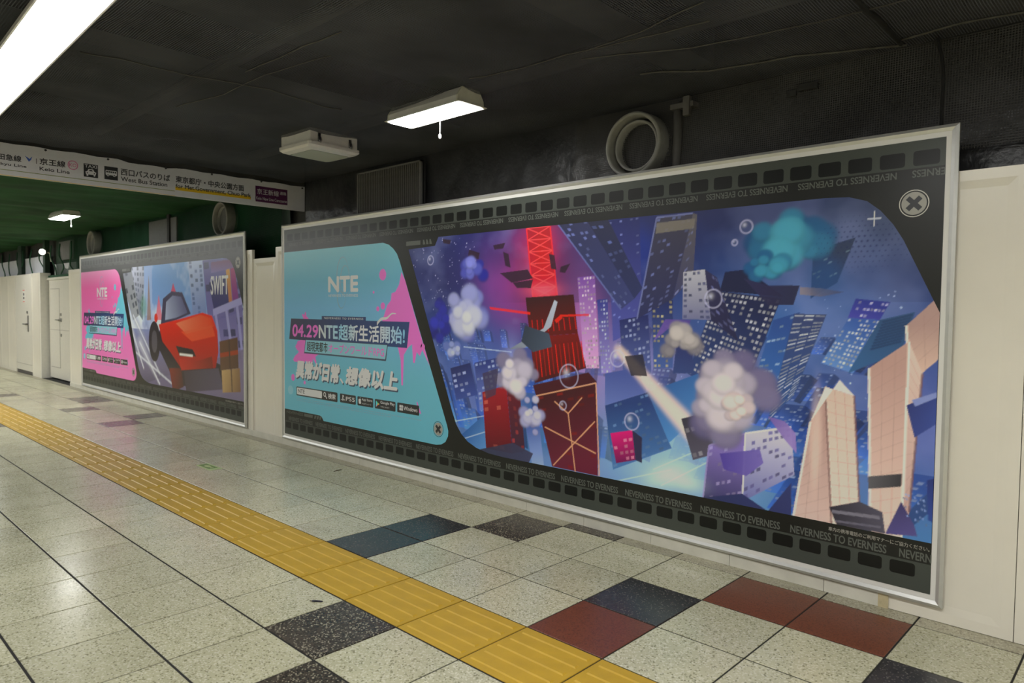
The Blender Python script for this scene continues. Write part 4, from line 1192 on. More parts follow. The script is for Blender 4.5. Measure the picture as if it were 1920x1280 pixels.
# ------------------------------------------------------------------ picture of the long blue advertisement: a generic night city with abstract ribbons
def night_city(root, z):
    c = Canvas(1.95, 0.25, 5.754, 1.87, 0.0046)
    c.fill([(0.25, (88, 128, 178)), (0.7, (72, 100, 160)), (1.1, (58, 78, 140)), (1.5, (44, 54, 116)), (1.87, (40, 46, 100))])
    c.glow(*(5.29, 1.523), 0.75, (48, 62, 112), 0.75, 0.5)
    c.glow(*(5.428, 1.717), 0.5, (74, 84, 110), 0.7, 0.25)
    c.glow(*(5.09, 1.262), 0.55, (86, 118, 180), 0.8, 0.3)
    c.glow(*(4.402, 0.452), 0.5, (150, 180, 214), 0.95, 0.28)
    c.glow(*(4.176, 0.866), 0.4, (132, 130, 184), 0.8, 0.3)
    c.glow(*(2.738, 0.713), 0.35, (96, 110, 172), 0.8, 0.3)
    c.glow(*(2.494, 1.542), 0.35, (36, 36, 92), 0.8, 0.3)
    c.glow(*(3.058, 1.453), 0.22, (128, 72, 140), 0.85, 0.3, 0.5)
    c.glow(*(3.404, 1.59), 0.24, (176, 56, 84), 0.9, 0.32)
    c.glow(*(3.812, 1.174), 0.16, (186, 120, 176), 0.8, 0.4)
    c.glow(*(4.122, 1.659), 0.22, (44, 62, 150), 0.8, 0.2)
    c.glow(*(5.722, 0.797), 0.22, (104, 112, 176), 0.7, 0.3)
    c.clouds((150, 160, 210), 0.28, 5, 3)
    c.clouds((26, 30, 76), 0.4, 4, 8, 1.35, 1.9)
    c.speck(160, 2.05, 1.0, 2.8, 1.84, (190, 190, 230), 0.007, 2)
    c.speck(90, 4.3, 0.9, 5.6, 1.4, (190, 205, 235), 0.007, 5)
    # a carpet of small blocks with lit windows
    rng = random.Random(31)
    for k in range(120):
        v = 1.12 - 0.80 * k / 120 + rng.uniform(-0.05, 0.05); u = rng.uniform(2.1, 5.7)
        s = 0.05 + 0.11 * (1.15 - v); lean = (u - 3.6) * 0.10
        w, h = s * rng.uniform(0.7, 1.3), s * rng.uniform(1.2, 2.6)
        base = np.array((50, 66, 118)) * rng.uniform(0.8, 1.5) + np.array((0, 4, 14)) * (1.1 - v) * 3
        q = [(u - w / 2 + lean * h * 4, v + h), (u + w / 2 + lean * h * 4, v + h), (u + w / 2, v), (u - w / 2, v)]
        c.poly(q, tuple(base * 0.8), 0.75, tuple(np.minimum(230, base * 1.5)), (q[0], q[3]))
        side = [q[1], (q[1][0] + w * 0.35, q[1][1] - w * 0.25), (q[2][0] + w * 0.35, q[2][1] - w * 0.1), q[2]]
        c.poly(side, tuple(base * 0.6), 0.7)
        c.windows(q, 4, 9, 0.4, (176, 192, 226), 0.6, 0.6, 0.45, k)
    c.glow(*(4.436, 0.488), 0.42, (150, 184, 218), 0.75, 0.22)
    c.glow(*(4.098, 0.956), 0.25, (150, 140, 196), 0.55, 0.25)
    c.glow(*(2.849, 0.877), 0.3, (100, 116, 182), 0.5, 0.25)
    # towers, from behind to the front
    def tower(px, col, col2=None, win=None):
        c.poly(px, col, 1.0, col2, (px[0], px[3]) if col2 else None)
        if win: c.windows(px, *win)
    tower([(3.963, 1.846), (4.192, 1.859), (4.224, 1.216), (4.017, 1.114)], (34, 40, 100), (92, 96, 168), (6, 26, 0.25, (140, 150, 214), 0.7, 0.5, 0.4, 3))
    tower([(3.734, 1.511), (3.872, 1.52), (3.916, 0.945), (3.8, 0.937)], (120, 84, 158), (204, 160, 206), (6, 22, 0.6, (222, 200, 226), 0.9, 0.6, 0.55, 4))
    tower([(3.891, 1.368), (3.972, 1.374), (4.005, 0.918), (3.933, 0.913)], (60, 66, 140), (150, 140, 200), (4, 18, 0.6, (190, 196, 230), 0.9, 0.6, 0.5, 5))
    tower([(4.061, 1.245), (4.263, 1.28), (4.292, 0.937), (4.099, 0.885)], (46, 52, 104), (98, 110, 170), (7, 12, 0.4, (170, 180, 220), 0.8, 0.6, 0.5, 6))
    tower([(4.283, 1.373), (4.424, 1.366), (4.432, 0.977), (4.306, 0.969)], (40, 46, 98), (84, 104, 164), (5, 14, 0.45, (196, 188, 150), 0.8, 0.6, 0.5, 7))
    tower([(5.199, 1.604), (5.395, 1.657), (5.317, 1.445), (5.193, 1.369)], (50, 62, 92), (56, 80, 130), (7, 9, 0.12, (150, 176, 196), 0.7, 0.7, 0.35, 8))
    tower([(4.694, 1.414), (5.046, 1.369), (4.832, 0.803), (4.528, 0.953)], (38, 44, 82), (60, 76, 128), (15, 18, 0.62, (196, 198, 212), 0.92, 0.62, 0.5, 9))
    tower([(4.738, 1.514), (4.858, 1.524), (5.059, 1.38), (4.71, 1.411)], (36, 40, 74))
    tower([(5.008, 1.26), (5.142, 1.302), (5.074, 0.828), (4.876, 0.808)], (62, 86, 150), (80, 120, 186), (6, 14, 0.35, (170, 196, 228), 0.8, 0.8, 0.35, 10))
    tower([(5.116, 1.294), (5.271, 1.291), (5.127, 0.887), (4.993, 0.736)], (66, 76, 118), (60, 90, 150), (3, 26, 0.75, (206, 212, 226), 0.85, 0.85, 0.35, 11))
    tower([(5.403, 1.368), (5.554, 1.352), (5.511, 1.269), (5.37, 1.276)], (60, 66, 146), (84, 84, 170), (9, 3, 0.4, (190, 190, 236), 0.9, 0.7, 0.4, 12))
    tower([(5.375, 1.277), (5.516, 1.269), (5.402, 1.013), (5.253, 1.055)], (74, 100, 168), (110, 142, 196), (9, 12, 0.6, (214, 222, 236), 0.9, 0.6, 0.5, 13))
    tower([(5.511, 1.269), (5.656, 1.307), (5.605, 1.124), (5.378, 1.012)], (58, 84, 124), (70, 104, 150))
    for k in range(10):
        a = np.array((5.523, 1.259)) + (np.array((5.474, 1.131)) - np.array((5.523, 1.259))) * k / 9
        b = np.array((5.647, 1.295)) + (np.array((5.603, 1.173)) - np.array((5.647, 1.295))) * k / 9
        c.line(a, b, 0.010, (44, 66, 104), 0.8)
    tower([(2.793, 0.913), (3.038, 0.965), (3.121, 0.632), (2.853, 0.567)], (52, 62, 124), (116, 130, 196), (6, 10, 0.5, (176, 190, 232), 0.8, 0.6, 0.5, 14))
    tower([(2.53, 0.857), (2.748, 0.91), (2.829, 0.681), (2.599, 0.621)], (40, 46, 96), (70, 84, 150), (4, 6, 0.3, (170, 180, 226), 0.8, 0.6, 0.5, 15))
    tower([(2.625, 0.342), (2.881, 0.531), (3.047, 0.245), (2.858, 0.137)], (60, 96, 160), (110, 150, 200))
    tower([(3.299, 0.54), (3.42, 0.59), (3.482, 0.221), (3.377, 0.222)], (70, 90, 160), (150, 170, 216))
    tower([(3.965, 0.717), (4.269, 0.826), (4.436, 0.518), (4.032, 0.329)], (52, 70, 124), (88, 124, 178), (10, 10, 0.3, (120, 150, 196), 0.7, 0.7, 0.4, 16))
    tower([(3.961, 0.915), (4.174, 0.961), (4.269, 0.826), (3.965, 0.717)], (84, 96, 160), (110, 124, 184))
    tower([(4.269, 0.826), (4.594, 0.958), (4.662, 0.786), (4.418, 0.547)], (70, 104, 164), (96, 140, 196))
    tower([(4.456, 1.131), (4.557, 1.134), (4.561, 0.956), (4.433, 0.947)], (52, 58, 110), (66, 80, 130))
    for (a, b) in ([(2.565, 0.455), (3.173, 0.6)], [(2.536, 0.289), (3.071, 0.476)], [(4.315, 0.375), (4.667, 0.566)], [(4.371, 0.291), (4.762, 0.536)], [(3.994, 0.24), (4.439, 0.395)], [(2.677, 1.025), (3.167, 1.009)]):
        c.line(a, b, 0.008, (190, 206, 236), 0.6)
    c.glow(*(4.405, 0.359), 0.16, (196, 214, 236), 0.8, 0.07, 0.4)
    c.glow(*(3.169, 0.861), 0.08, (176, 180, 226), 0.6, 0.2)
    # red lattice mast and stepped red tower
    c.glow(*(3.44, 1.694), 0.07, (214, 60, 66), 0.8, 0.25)
    mast = [(3.294, 1.852), (3.502, 1.851), (3.574, 1.376), (3.36, 1.37)]
    c.poly(mast, (150, 34, 44), 0.85, (200, 48, 56))
    for k in range(6):
        y = 430 + k * 20
        t0, t1 = k / 6, (k + 1) / 6
        L = lambda t: (mast[0][0] + (mast[3][0] - mast[0][0]) * t, mast[0][1] + (mast[3][1] - mast[0][1]) * t)
        R = lambda t: (mast[1][0] + (mast[2][0] - mast[1][0]) * t, mast[1][1] + (mast[2][1] - mast[1][1]) * t)
        for p, q in ((L(t0), R(t1)), (R(t0), L(t1)), (L(t0), R(t0))):
            c.line(p, q, 0.007, (228, 96, 96), 0.8)
    c.line(mast[0], mast[3], 0.012, (214, 70, 76)); c.line(mast[1], mast[2], 0.012, (214, 70, 76))
    c.glow(*(3.453, 1.43), 0.15, (226, 110, 126), 0.7, 0.05)
    rt = (40, 14, 22)
    tower([(3.292, 1.385), (3.706, 1.403), (3.745, 1.155), (3.335, 1.118)], (46, 16, 24), (96, 22, 26))
    tower([(3.335, 1.118), (3.745, 1.155), (3.816, 0.939), (3.387, 0.811)], (120, 24, 26), (70, 18, 24))
    for k in range(12):
        a = np.array((3.384, 1.055)) + (np.array((3.771, 1.105)) - np.array((3.384, 1.055))) * k / 11
        b = np.array((3.415, 0.849)) + (np.array((3.799, 0.944)) - np.array((3.415, 0.849))) * k / 11
        c.line(a, b, 0.008, (226, 70, 52) if k % 2 else (160, 36, 34), 0.9)
    for k in range(9):
        a = np.array((3.352, 1.234)) + (np.array((3.717, 1.26)) - np.array((3.352, 1.234))) * k / 8
        b = np.array((3.363, 1.148)) + (np.array((3.731, 1.182)) - np.array((3.363, 1.148))) * k / 8
        c.line(a, b, 0.008, (196, 48, 42), 0.8)
    tower([(3.368, 0.795), (3.834, 0.913), (3.901, 0.857), (3.398, 0.725)], (70, 24, 36))
    tower([(3.389, 0.724), (3.893, 0.85), (3.92, 0.27), (3.546, 0.271)], (62, 20, 28), (104, 40, 60), (6, 12, 0.2, (150, 44, 40), 0.6, 0.6, 0.4, 18))
    for a, b in ([(3.398, 0.725), (3.893, 0.85)], [(3.675, 0.636), (3.743, 0.247)], [(3.675, 0.636), (3.558, 0.704)], [(3.675, 0.636), (3.786, 0.75)], [(3.477, 0.525), (3.901, 0.409)], [(3.555, 0.28), (3.889, 0.609)], [(3.893, 0.85), (3.929, 0.272)]):
        c.line(a, b, 0.009, (216, 160, 130), 0.9)
    for q in ([(2.727, 1.739), (2.84, 1.71), (2.829, 1.664), (2.716, 1.692)], [(3.075, 1.706), (3.127, 1.688), (3.149, 1.592), (3.097, 1.608)], [(2.975, 1.756), (3.095, 1.767), (3.075, 1.728), (2.991, 1.725)], [(3.046, 1.558), (3.308, 1.575), (3.358, 1.513), (3.161, 1.488)], [(3.171, 1.488), (3.358, 1.506), (3.339, 1.449), (3.211, 1.451)], [(3.496, 1.67), (3.542, 1.661), (3.561, 1.564), (3.516, 1.572)], [(3.597, 1.583), (3.676, 1.601), (3.633, 1.541), (3.589, 1.549)], [(2.43, 1.835), (2.527, 1.821), (2.516, 1.79), (2.443, 1.802)]):
        c.poly(q, (44, 24, 44), 0.95)
    for q in ([(3.549, 1.237), (3.602, 1.272), (3.62, 1.252), (3.567, 1.216)], [(2.943, 1.322), (3.337, 1.287), (3.337, 1.269), (2.954, 1.303)], [(3.593, 1.272), (3.831, 1.281), (3.831, 1.268), (3.594, 1.258)]):
        c.poly(q, (220, 70, 60), 0.8)
    # a plain grey glider in front of the red tower
    c.poly([(3.141, 1.026), (3.457, 1.182), (3.547, 1.369), (3.574, 1.355), (3.522, 1.194), (3.292, 1.044)], (120, 128, 144), 1, (168, 174, 188))
    c.poly([(3.289, 1.196), (3.504, 1.148), (3.533, 1.061), (3.365, 1.018), (3.257, 1.086)], (48, 56, 72), 1, (74, 86, 104))
    # soft clouds, light beams and plain tower blocks fill the rest of the picture
    def puff(px_c, r, lo, hi, n, seed, flat=0.7):
        g = random.Random(seed)
        n = int(n * 2.2)
        for k in range(n):
            t = k / max(1, n - 1)
            a = g.uniform(0, 6.28); d = r * 1.0 * (1 - 0.45 * t) * g.uniform(0.3, 1)
            q = r * g.uniform(0.20, 0.42)
            cu, cv = px_c[0] + d * math.cos(a), px_c[1] + d * math.sin(a) * flat + r * 0.12 * t
            col = tuple(l + (h - l) * t for l, h in zip(lo, hi))
            c.soft(cu, cv - q * 0.12, q * 1.05, q * 0.9, tuple(x * 0.82 for x in col), 0.7, 4)
            c.soft(cu, cv, q, q * 0.82, col, 0.9, 3)
    def block(px, dark, pale, nx, ny, p, lit, seed, edge=None):
        c.poly(px, dark, 1.0, pale, (px[0], px[3]))
        c.windows(px, nx, ny, p, lit, 0.85, 0.62, 0.5, seed)
        if edge:
            c.line(px[0], px[3], 0.010, edge, 0.9); c.line(px[0], px[1], 0.010, edge, 0.9)
    NAVY, NAVY2 = (40, 42, 72), (66, 72, 120)
    # dark towers hanging in from the top
    block([(3.561, 1.867), (3.799, 1.869), (4.165, 1.373), (4.071, 1.31)], NAVY, NAVY2, 6, 16, 0.22, (120, 130, 190), 41, (104, 112, 166))
    block([(3.799, 1.869), (3.963, 1.862), (4.22, 1.436), (4.165, 1.373)], (32, 34, 60), (52, 58, 100), 3, 14, 0.2, (104, 116, 176), 42)
    block([(4.308, 1.84), (4.54, 1.844), (4.423, 1.372), (4.186, 1.253)], (64, 62, 80), (50, 54, 96), 7, 18, 0.25, (126, 134, 190), 43, (118, 124, 172))
    block([(4.54, 1.844), (4.566, 1.836), (4.548, 1.49), (4.423, 1.372)], (96, 92, 98), (70, 72, 108), 3, 14, 0.2, (140, 146, 196), 44)
    c.poly([(4.309, 1.809), (4.554, 1.814), (4.548, 1.761), (4.303, 1.748)], (124, 118, 112), 0.9)
    # a pale building and violet roofs in the middle
    block([(4.488, 1.521), (4.619, 1.532), (4.663, 1.255), (4.487, 1.258)], (176, 176, 188), (120, 122, 156), 5, 9, 0.4, (92, 96, 140), 45)
    block([(4.619, 1.532), (4.692, 1.486), (4.823, 1.144), (4.663, 1.255)], (58, 56, 90), (46, 46, 80), 4, 9, 0.3, (120, 124, 176), 46)
    c.poly([(4.299, 1.125), (4.378, 1.256), (4.541, 1.253), (4.522, 1.205), (4.4, 1.202)], (118, 98, 172), 0.95, (92, 80, 150))
    puff((4.473, 1.131), 0.13, (132, 128, 138), (190, 184, 184), 9, 5)
    # blue-green cloud bank and a dark low roof, upper right
    puff((5.053, 1.625), 0.20, (44, 84, 132), (96, 164, 190), 14, 11, 1.0)
    puff((4.973, 1.52), 0.12, (52, 96, 146), (88, 156, 184), 8, 12)
    c.poly([(4.844, 1.477), (4.975, 1.438), (5.138, 1.435), (5.109, 1.337), (4.978, 1.337)], (54, 52, 92), 0.95, (42, 42, 70))
    c.poly([(5.139, 1.427), (5.242, 1.42), (5.347, 1.399), (5.244, 1.379), (5.14, 1.39)], (150, 138, 142), 0.8, (70, 70, 96))
    c.soft(*(5.254, 1.472), 0.09, 0.10, (52, 84, 136), 0.6)
    # white and deep blue clouds at the left
    puff((2.686, 1.254), 0.22, (96, 102, 178), (192, 194, 212), 16, 21, 1.0)
    puff((2.386, 1.197), 0.14, (34, 34, 112), (66, 70, 176), 9, 22, 1.3)
    puff((2.757, 1.594), 0.14, (46, 50, 140), (128, 132, 200), 8, 23)
    puff((2.559, 1), 0.10, (80, 96, 168), (176, 182, 214), 7, 24)
    # red roofed block under a white cloud, lower left
    block([(2.879, 0.705), (3.119, 0.775), (3.187, 0.303), (2.923, 0.303)], (150, 40, 52), (96, 28, 40), 4, 8, 0.35, (206, 110, 100), 51)
    block([(3.119, 0.775), (3.247, 0.737), (3.302, 0.339), (3.187, 0.303)], (104, 30, 42), (56, 40, 62), 3, 8, 0.3, (160, 70, 76), 52)
    c.poly([(2.856, 0.286), (3.186, 0.378), (3.376, 0.331), (3.328, 0.243), (3.021, 0.233)], (50, 48, 70), 0.95, (66, 66, 94))
    puff((3.21, 0.819), 0.18, (128, 122, 150), (204, 198, 212), 13, 25, 1.1)
    puff((3.371, 0.603), 0.12, (140, 140, 184), (196, 194, 216), 8, 26, 1.3)
    c.poly([(2.878, 0.841), (3.039, 0.889), (3.015, 0.698), (2.918, 0.659)], (66, 56, 80), 0.8)
    # small magenta sign block
    block([(4.008, 0.55), (4.166, 0.589), (4.193, 0.413), (4.055, 0.372)], (206, 62, 124), (120, 40, 90), 4, 5, 0.5, (230, 150, 180), 53)
    c.poly([(4.166, 0.589), (4.235, 0.553), (4.238, 0.401), (4.193, 0.413)], (48, 42, 72), 0.95)
    # pale beam
    for k in range(26):
        t = k / 25
        p, q = (4.057, 1.067), (4.602, 0.602)
        c.soft(p[0] + (q[0] - p[0]) * t, p[1] + (q[1] - p[1]) * t, 0.035 + 0.03 * t, 0.035 + 0.03 * t, (220, 200, 190), 0.55)
    c.poly([(4.104, 1.028), (4.231, 1.047), (4.263, 0.92), (4.152, 0.915)], (46, 44, 58), 0.9)
    block([(4.493, 0.694), (4.625, 0.738), (4.716, 0.529), (4.572, 0.471)], (58, 56, 70), (92, 88, 106), 4, 5, 0.4, (150, 148, 160), 54)
    # lilac cloud over violet roofs
    block([(4.667, 0.566), (4.874, 0.66), (4.865, 0.322), (4.636, 0.249)], (132, 118, 180), (48, 52, 92), 7, 9, 0.3, (170, 160, 206), 55, (150, 140, 190))
    block([(4.874, 0.66), (5.115, 0.723), (5.138, 0.482), (4.866, 0.293)], (186, 184, 206), (110, 114, 170), 8, 9, 0.35, (120, 116, 176), 56, (206, 204, 220))
    c.poly([(4.731, 0.531), (4.955, 0.586), (4.977, 0.517), (4.886, 0.434), (4.758, 0.448)], (86, 74, 156), 0.95, (122, 110, 180))
    c.poly([(4.636, 0.272), (4.864, 0.336), (5.006, 0.27), (5.123, 0.439), (5.129, 0.222), (4.676, 0.191)], (46, 52, 96), 1, (60, 66, 112))
    c.poly([(4.993, 0.764), (5.082, 0.747), (5.138, 0.694), (5.146, 0.592), (5.079, 0.659)], (118, 100, 168), 0.95, (150, 132, 190))
    puff((4.761, 0.84), 0.24, (110, 104, 142), (206, 198, 206), 20, 27, 1.0)
    puff((4.811, 0.787), 0.12, (170, 160, 176), (220, 204, 200), 8, 28)
    # two tall peach-coloured towers at the right, with panel joints
    def peach(px, top, bot, nx, ny, side=None):
        c.poly(px, top, 1.0, bot, (px[0], px[3]))
        f = lambda s, t: (np.array(px[0]) * (1 - s) + np.array(px[1]) * s) * (1 - t) + (np.array(px[3]) * (1 - s) + np.array(px[2]) * s) * t
        for i in range(1, nx): c.line(f(i / nx, 0), f(i / nx, 1), 0.004, (160, 130, 124), 0.35)
        for j in range(1, ny): c.line(f(0, j / ny), f(1, j / ny), 0.004, (160, 130, 124), 0.25)
        c.line(px[0], px[3], 0.012, (224, 206, 196), 0.9); c.line(px[1], px[2], 0.010, (120, 88, 88), 0.7)
    peach([(5.623, 1.246), (5.824, 1.458), (5.833, 1.182), (5.642, 0.981)], (168, 142, 138), (206, 180, 168), 3, 4)
    peach([(5.472, 1.043), (5.636, 1.174), (5.631, 0.27), (5.5, 0.24)], (178, 148, 142), (214, 190, 182), 3, 14)
    peach([(5.636, 1.174), (5.694, 1.033), (5.66, 0.399), (5.631, 0.27)], (206, 184, 176), (180, 152, 150), 1, 14)
    peach([(5.276, 0.939), (5.41, 0.907), (5.458, 0.255), (5.327, 0.226)], (206, 178, 168), (216, 196, 188), 3, 12)
    peach([(5.21, 0.761), (5.276, 0.939), (5.327, 0.226), (5.125, 0.18)], (176, 146, 142), (206, 184, 178), 3, 12)
    c.poly([(5.21, 0.761), (5.276, 0.939), (5.41, 0.907), (5.342, 0.978)], (222, 204, 194), 1)
    c.soft(*(5.238, 0.685), 0.03, 0.25, (220, 200, 190), 0.5)
    # dark steel bands at their feet
    c.poly([(5.482, 0.533), (5.626, 0.57), (5.624, 0.51), (5.486, 0.475)], (100, 98, 104), 1, (56, 54, 62))
    c.poly([(5.311, 0.354), (5.448, 0.407), (5.549, 0.377), (5.564, 0.279), (5.35, 0.27)], (50, 48, 60), 1, (84, 82, 98))
    c.line(*[(5.324, 0.335), (5.539, 0.349)], 0.016, (126, 124, 138), 0.9)
    c.line(*[(5.34, 0.291), (5.545, 0.305)], 0.010, (108, 106, 122), 0.9)
    c.poly([(5.626, 0.442), (5.683, 0.343), (5.696, 0.297), (5.564, 0.279)], (66, 62, 104), 1, (92, 86, 140))
    # floating platform pieces at the right edge
    c.poly([(5.634, 0.884), (5.759, 0.955), (5.771, 0.826), (5.671, 0.742)], (54, 62, 118), 1, (70, 84, 150))
    c.poly([(5.655, 0.91), (5.755, 0.955), (5.756, 0.931), (5.669, 0.882)], (132, 142, 190), 1)
    c.poly([(5.726, 0.557), (5.771, 0.577), (5.778, 0.364), (5.736, 0.379)], (48, 58, 116), 1, (60, 80, 150))
    c.windows([(5.624, 0.491), (5.722, 0.472), (5.737, 0.343), (5.65, 0.373)], 8, 6, 0.5, (150, 170, 220), 0.8, 0.6, 0.5, 22)
    # bubbles, spark, half-tone dots
    for p, r in (((3.676, 0.878), 0.075), ((3.63, 0.683), 0.028), ((4.162, 0.64), 0.05), ((2.293, 1.679), 0.035), ((4.852, 1.747), 0.034), ((4.789, 1.668), 0.015), ((4.673, 1.371), 0.05), ((4.05, 1.012), 0.05)):
        c.ring(p[0], p[1], r, 0.005, (190, 190, 220), 0.55)
        c.glow(p[0] - r * 0.3, p[1] + r * 0.3, r * 0.35, (226, 226, 240), 0.5)
    p = (5.474, 1.738)
    c.line((p[0] - 0.03, p[1]), (p[0] + 0.03, p[1]), 0.006, (226, 230, 240)); c.line((p[0], p[1] - 0.035), (p[0], p[1] + 0.035), 0.006, (226, 230, 240))
    p = (5.384, 1.633)
    for i in range(24):
        for k in range(14):
            u, v = p[0] - 0.3 + i * 0.026 + (k % 2) * 0.013, p[1] - 0.14 + k * 0.024
            r = 0.0075 * max(0, 1 - math.hypot((u - p[0] - 0.05) / 0.33, (v - p[1]) / 0.2))
            if r > 0.002: c.poly([(u - r, v), (u, v - r), (u + r, v), (u, v + r)], (38, 48, 92), 0.75)
    c.glow(*(4.542, 0.336), 0.10, (226, 236, 246), 0.35, 0.05)
    c.build('picture', root, z)

# ------------------------------------------------------------------ picture of the far pink advertisement: a generic street with a red car
def day_street(root, z):
    c = Canvas(1.95, 0.25, 5.754, 1.87, 0.0095)
    c.fill([(0.25, (78, 74, 96)), (0.5, (106, 100, 126)), (0.9, (120, 122, 156)), (1.3, (120, 146, 190)), (1.87, (98, 136, 186))])
    c.clouds((196, 202, 214), 0.8, 4, 4, 1.0, 1.9)
    def tower(px, col, col2=None, win=None):
        c.poly(px, col, 1.0, col2, (px[0], px[3]) if col2 else None)
        if win: c.windows(px, *win)
    tower([(2.326, 1.863), (2.878, 1.865), (2.774, 1.117), (2.514, 1.262)], (164, 168, 184), (118, 124, 140), (5, 9, 0.6, (92, 100, 122), 0.8, 0.6, 0.6, 1))
    tower([(1.886, 1.802), (2.348, 1.863), (2.655, 1.189), (2.404, 1.111)], (108, 112, 124), (140, 144, 150), (3, 6, 0.5, (70, 76, 92), 0.8, 0.6, 0.6, 2))
    tower([(4.292, 1.871), (4.722, 1.866), (4.826, 1.213), (4.434, 1.209)], (160, 172, 200), (120, 134, 176), (3, 12, 0.5, (92, 110, 160), 0.8, 0.5, 0.7, 3))
    tower([(2.839, 1.86), (3.129, 1.856), (3.127, 1.195), (2.855, 1.177)], (128, 150, 190), (150, 166, 196))
    tower([(4.721, 1.853), (5.676, 1.859), (5.808, 0.59), (4.985, 0.534)], (92, 90, 146), (128, 122, 168), (5, 10, 0.35, (64, 64, 112), 0.8, 0.7, 0.6, 4))
    tower([(4.891, 1.586), (5.363, 1.672), (5.411, 1.327), (5.028, 1.265)], (48, 46, 92), (58, 56, 108))
    tower([(5.337, 1.72), (5.43, 1.735), (5.49, 1.368), (5.411, 1.35)], (186, 142, 74), (170, 110, 84))
    tower([(5.444, 1.74), (5.547, 1.748), (5.644, 1.397), (5.503, 1.374)], (150, 54, 100), (120, 60, 130))
    tower([(4.953, 1.819), (5.497, 1.838), (5.522, 1.738), (4.951, 1.696)], (104, 60, 104), (124, 116, 166))
    c.line(*[(4.999, 1.24), (5.769, 1.385)], 0.08, (150, 148, 190)); c.line(*[(5.054, 1.154), (5.793, 1.293)], 0.03, (108, 104, 156))
    for a, b in ([(5.069, 1.216), (5.2, 0.792)], [(5.343, 1.267), (5.53, 0.631)], [(5.605, 1.315), (5.759, 0.645)]):
        c.line(a, b, 0.06, (146, 144, 186))
    # reddish roofs, greenery and a far tower
    c.poly([(3.715, 1.406), (3.841, 1.607), (3.988, 1.404)], (186, 72, 92), 0.9); c.poly([(3.238, 1.125), (3.36, 1.463), (3.477, 1.129)], (200, 110, 124), 0.85)
    c.soft(*(2.82, 1.301), 0.12, 0.16, (96, 140, 120), 0.6); c.poly([(2.932, 1.12), (3.01, 1.732), (3.087, 1.123)], (140, 112, 100), 0.8)
    # road
    c.poly([(2.152, 0.109), (5.91, 0.883), (5.901, 0.194), (2.575, 0.07)], (96, 90, 118), 0.9, (120, 112, 140))
    # dust and silver spray
    for k, (x0, y0, x1, y1, w) in enumerate(((2.407, 1.187, 3.365, 0.423, 0.22), (2.642, 0.819, 3.361, 0.282, 0.2), (2.493, 0.664, 3.891, 0.289, 0.12), (2.295, 1.034, 2.791, 0.458, 0.16))):
        a, b = (x0, y0), (x1, y1)
        for t in range(14):
            t /= 13
            c.soft(a[0] + (b[0] - a[0]) * t, a[1] + (b[1] - a[1]) * t, w * 0.5 * (1 - 0.7 * t), w * 0.4 * (1 - 0.6 * t), (150 + 30 * (k % 2), 154 + 28 * (k % 2), 166 + 24 * (k % 2)), 0.4)
        c.line(a, b, 0.03, (200, 203, 210), 0.6)
    # the plain red car, seen from the front corner
    c.poly([(3.229, 0.841), (3.892, 0.323), (4.689, 0.323), (5.261, 0.401), (5.332, 0.618), (3.382, 0.987)], (44, 36, 44), 1)
    c.poly(disc(*(3.192, 0.84), 0.2, 30, 0.27), (46, 40, 46), 1); c.poly(disc(*(3.192, 0.84), 0.1, 24, 0.15), (84, 80, 88), 1)
    c.poly([(3.42, 1.058), (3.503, 1.407), (3.787, 1.5), (4.122, 1.483), (4.372, 1.221), (3.914, 1.136)], (64, 60, 84), 1)
    c.poly([(3.567, 1.13), (3.609, 1.365), (3.82, 1.446), (4.088, 1.43), (4.277, 1.233), (3.914, 1.163)], (150, 158, 180), 1, (96, 98, 130))
    c.poly([(3.348, 1.071), (3.914, 1.136), (4.708, 1.237), (4.97, 1.202), (5.107, 1.033), (5.131, 0.789), (5.057, 0.601), (4.065, 0.538), (3.731, 0.723), (3.469, 0.85)], (206, 70, 52), 1, (150, 46, 40), ((4.708, 1.212), (4.695, 0.578)))
    c.poly([(3.913, 1.096), (4.648, 1.211), (4.941, 1.177), (5.024, 1.08), (4.239, 0.97)], (226, 128, 104), 0.9, (206, 84, 64))
    c.poly([(4.077, 0.992), (4.968, 1.091), (5.05, 0.97), (4.395, 0.884)], (214, 98, 76), 0.7)
    c.poly([(3.905, 0.812), (4.424, 0.788), (4.516, 0.708), (4.036, 0.684)], (38, 34, 40), 1)
    c.line(*[(4.02, 0.71), (4.423, 0.71)], 0.03, (220, 214, 200))
    c.poly([(4.002, 0.655), (4.576, 0.66), (4.961, 0.731), (4.987, 0.596), (4.065, 0.511)], (176, 56, 44), 1, (120, 40, 36))
    c.poly([(3.69, 0.514), (4.065, 0.538), (4.142, 0.31), (3.804, 0.214)], (120, 44, 38), 1, (60, 34, 34))
    c.poly([(4.146, 0.503), (5.127, 0.605), (5.261, 0.371), (4.221, 0.25)], (58, 50, 62), 1, (84, 78, 98))
    c.poly(disc(*(3.258, 1.154), 0.06, 16), (196, 72, 62), 1)
    # plain brown crates at the right edge
    c.poly([(5.161, 0.913), (5.613, 0.976), (5.633, 0.637), (5.182, 0.584)], (104, 76, 60), 1, (84, 60, 50))
    c.poly([(5.21, 0.586), (5.659, 0.639), (5.68, 0.377), (5.233, 0.332)], (176, 150, 112), 1, (112, 84, 64))
    c.line(*[(5.172, 0.754), (5.623, 0.813)], 0.05, (150, 68, 48)); c.line(*[(5.404, 0.945), (5.426, 0.612)], 0.03, (74, 54, 46))
    c.line(*[(5.452, 0.614), (5.474, 0.359)], 0.03, (96, 74, 58))
    c.build('picture', root, z)
    h = MB()
    lettering(h, 'SWIFT', *(4.946, 1.449), *(5.39, 1.659), z + 0.0003, 0.03, spacing=1.05)
    h.build('street_sign_lettering', M['p_type'], root)


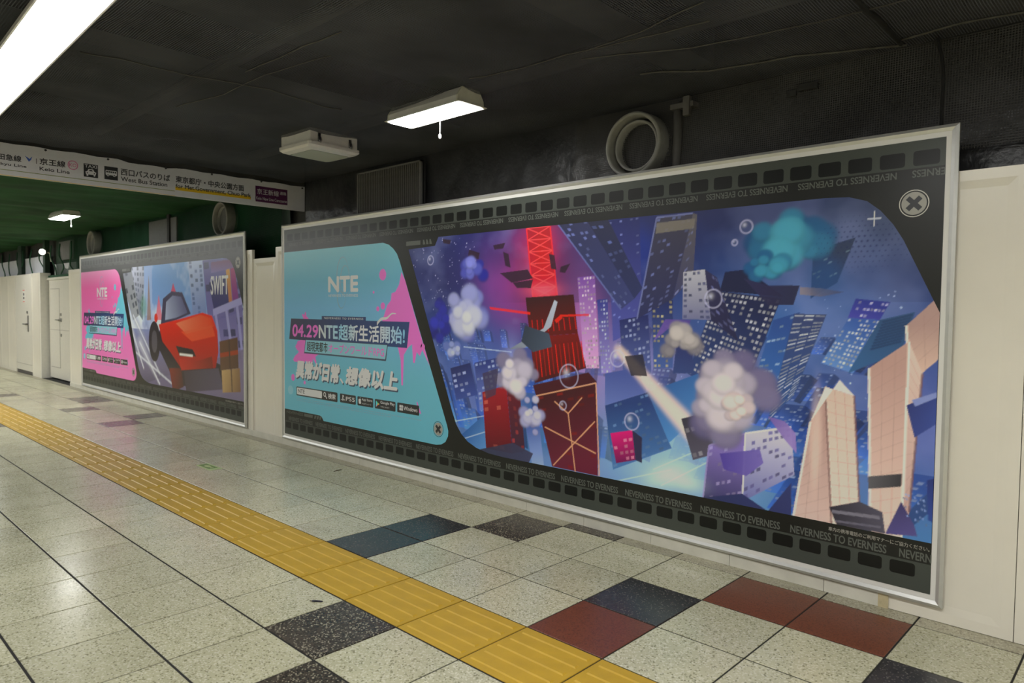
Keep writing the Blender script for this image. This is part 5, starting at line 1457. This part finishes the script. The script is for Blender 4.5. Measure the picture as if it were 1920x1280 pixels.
advert('long blue framed advertisement with a night city picture, nearest on the hoarding', 4.512, M['p_panel1'], M['p_pink'], night_city)
advert('pink framed advertisement with a red car picture, farther along the hoarding', 11.10, M['p_panel2'], M['p_cyan'], day_street)
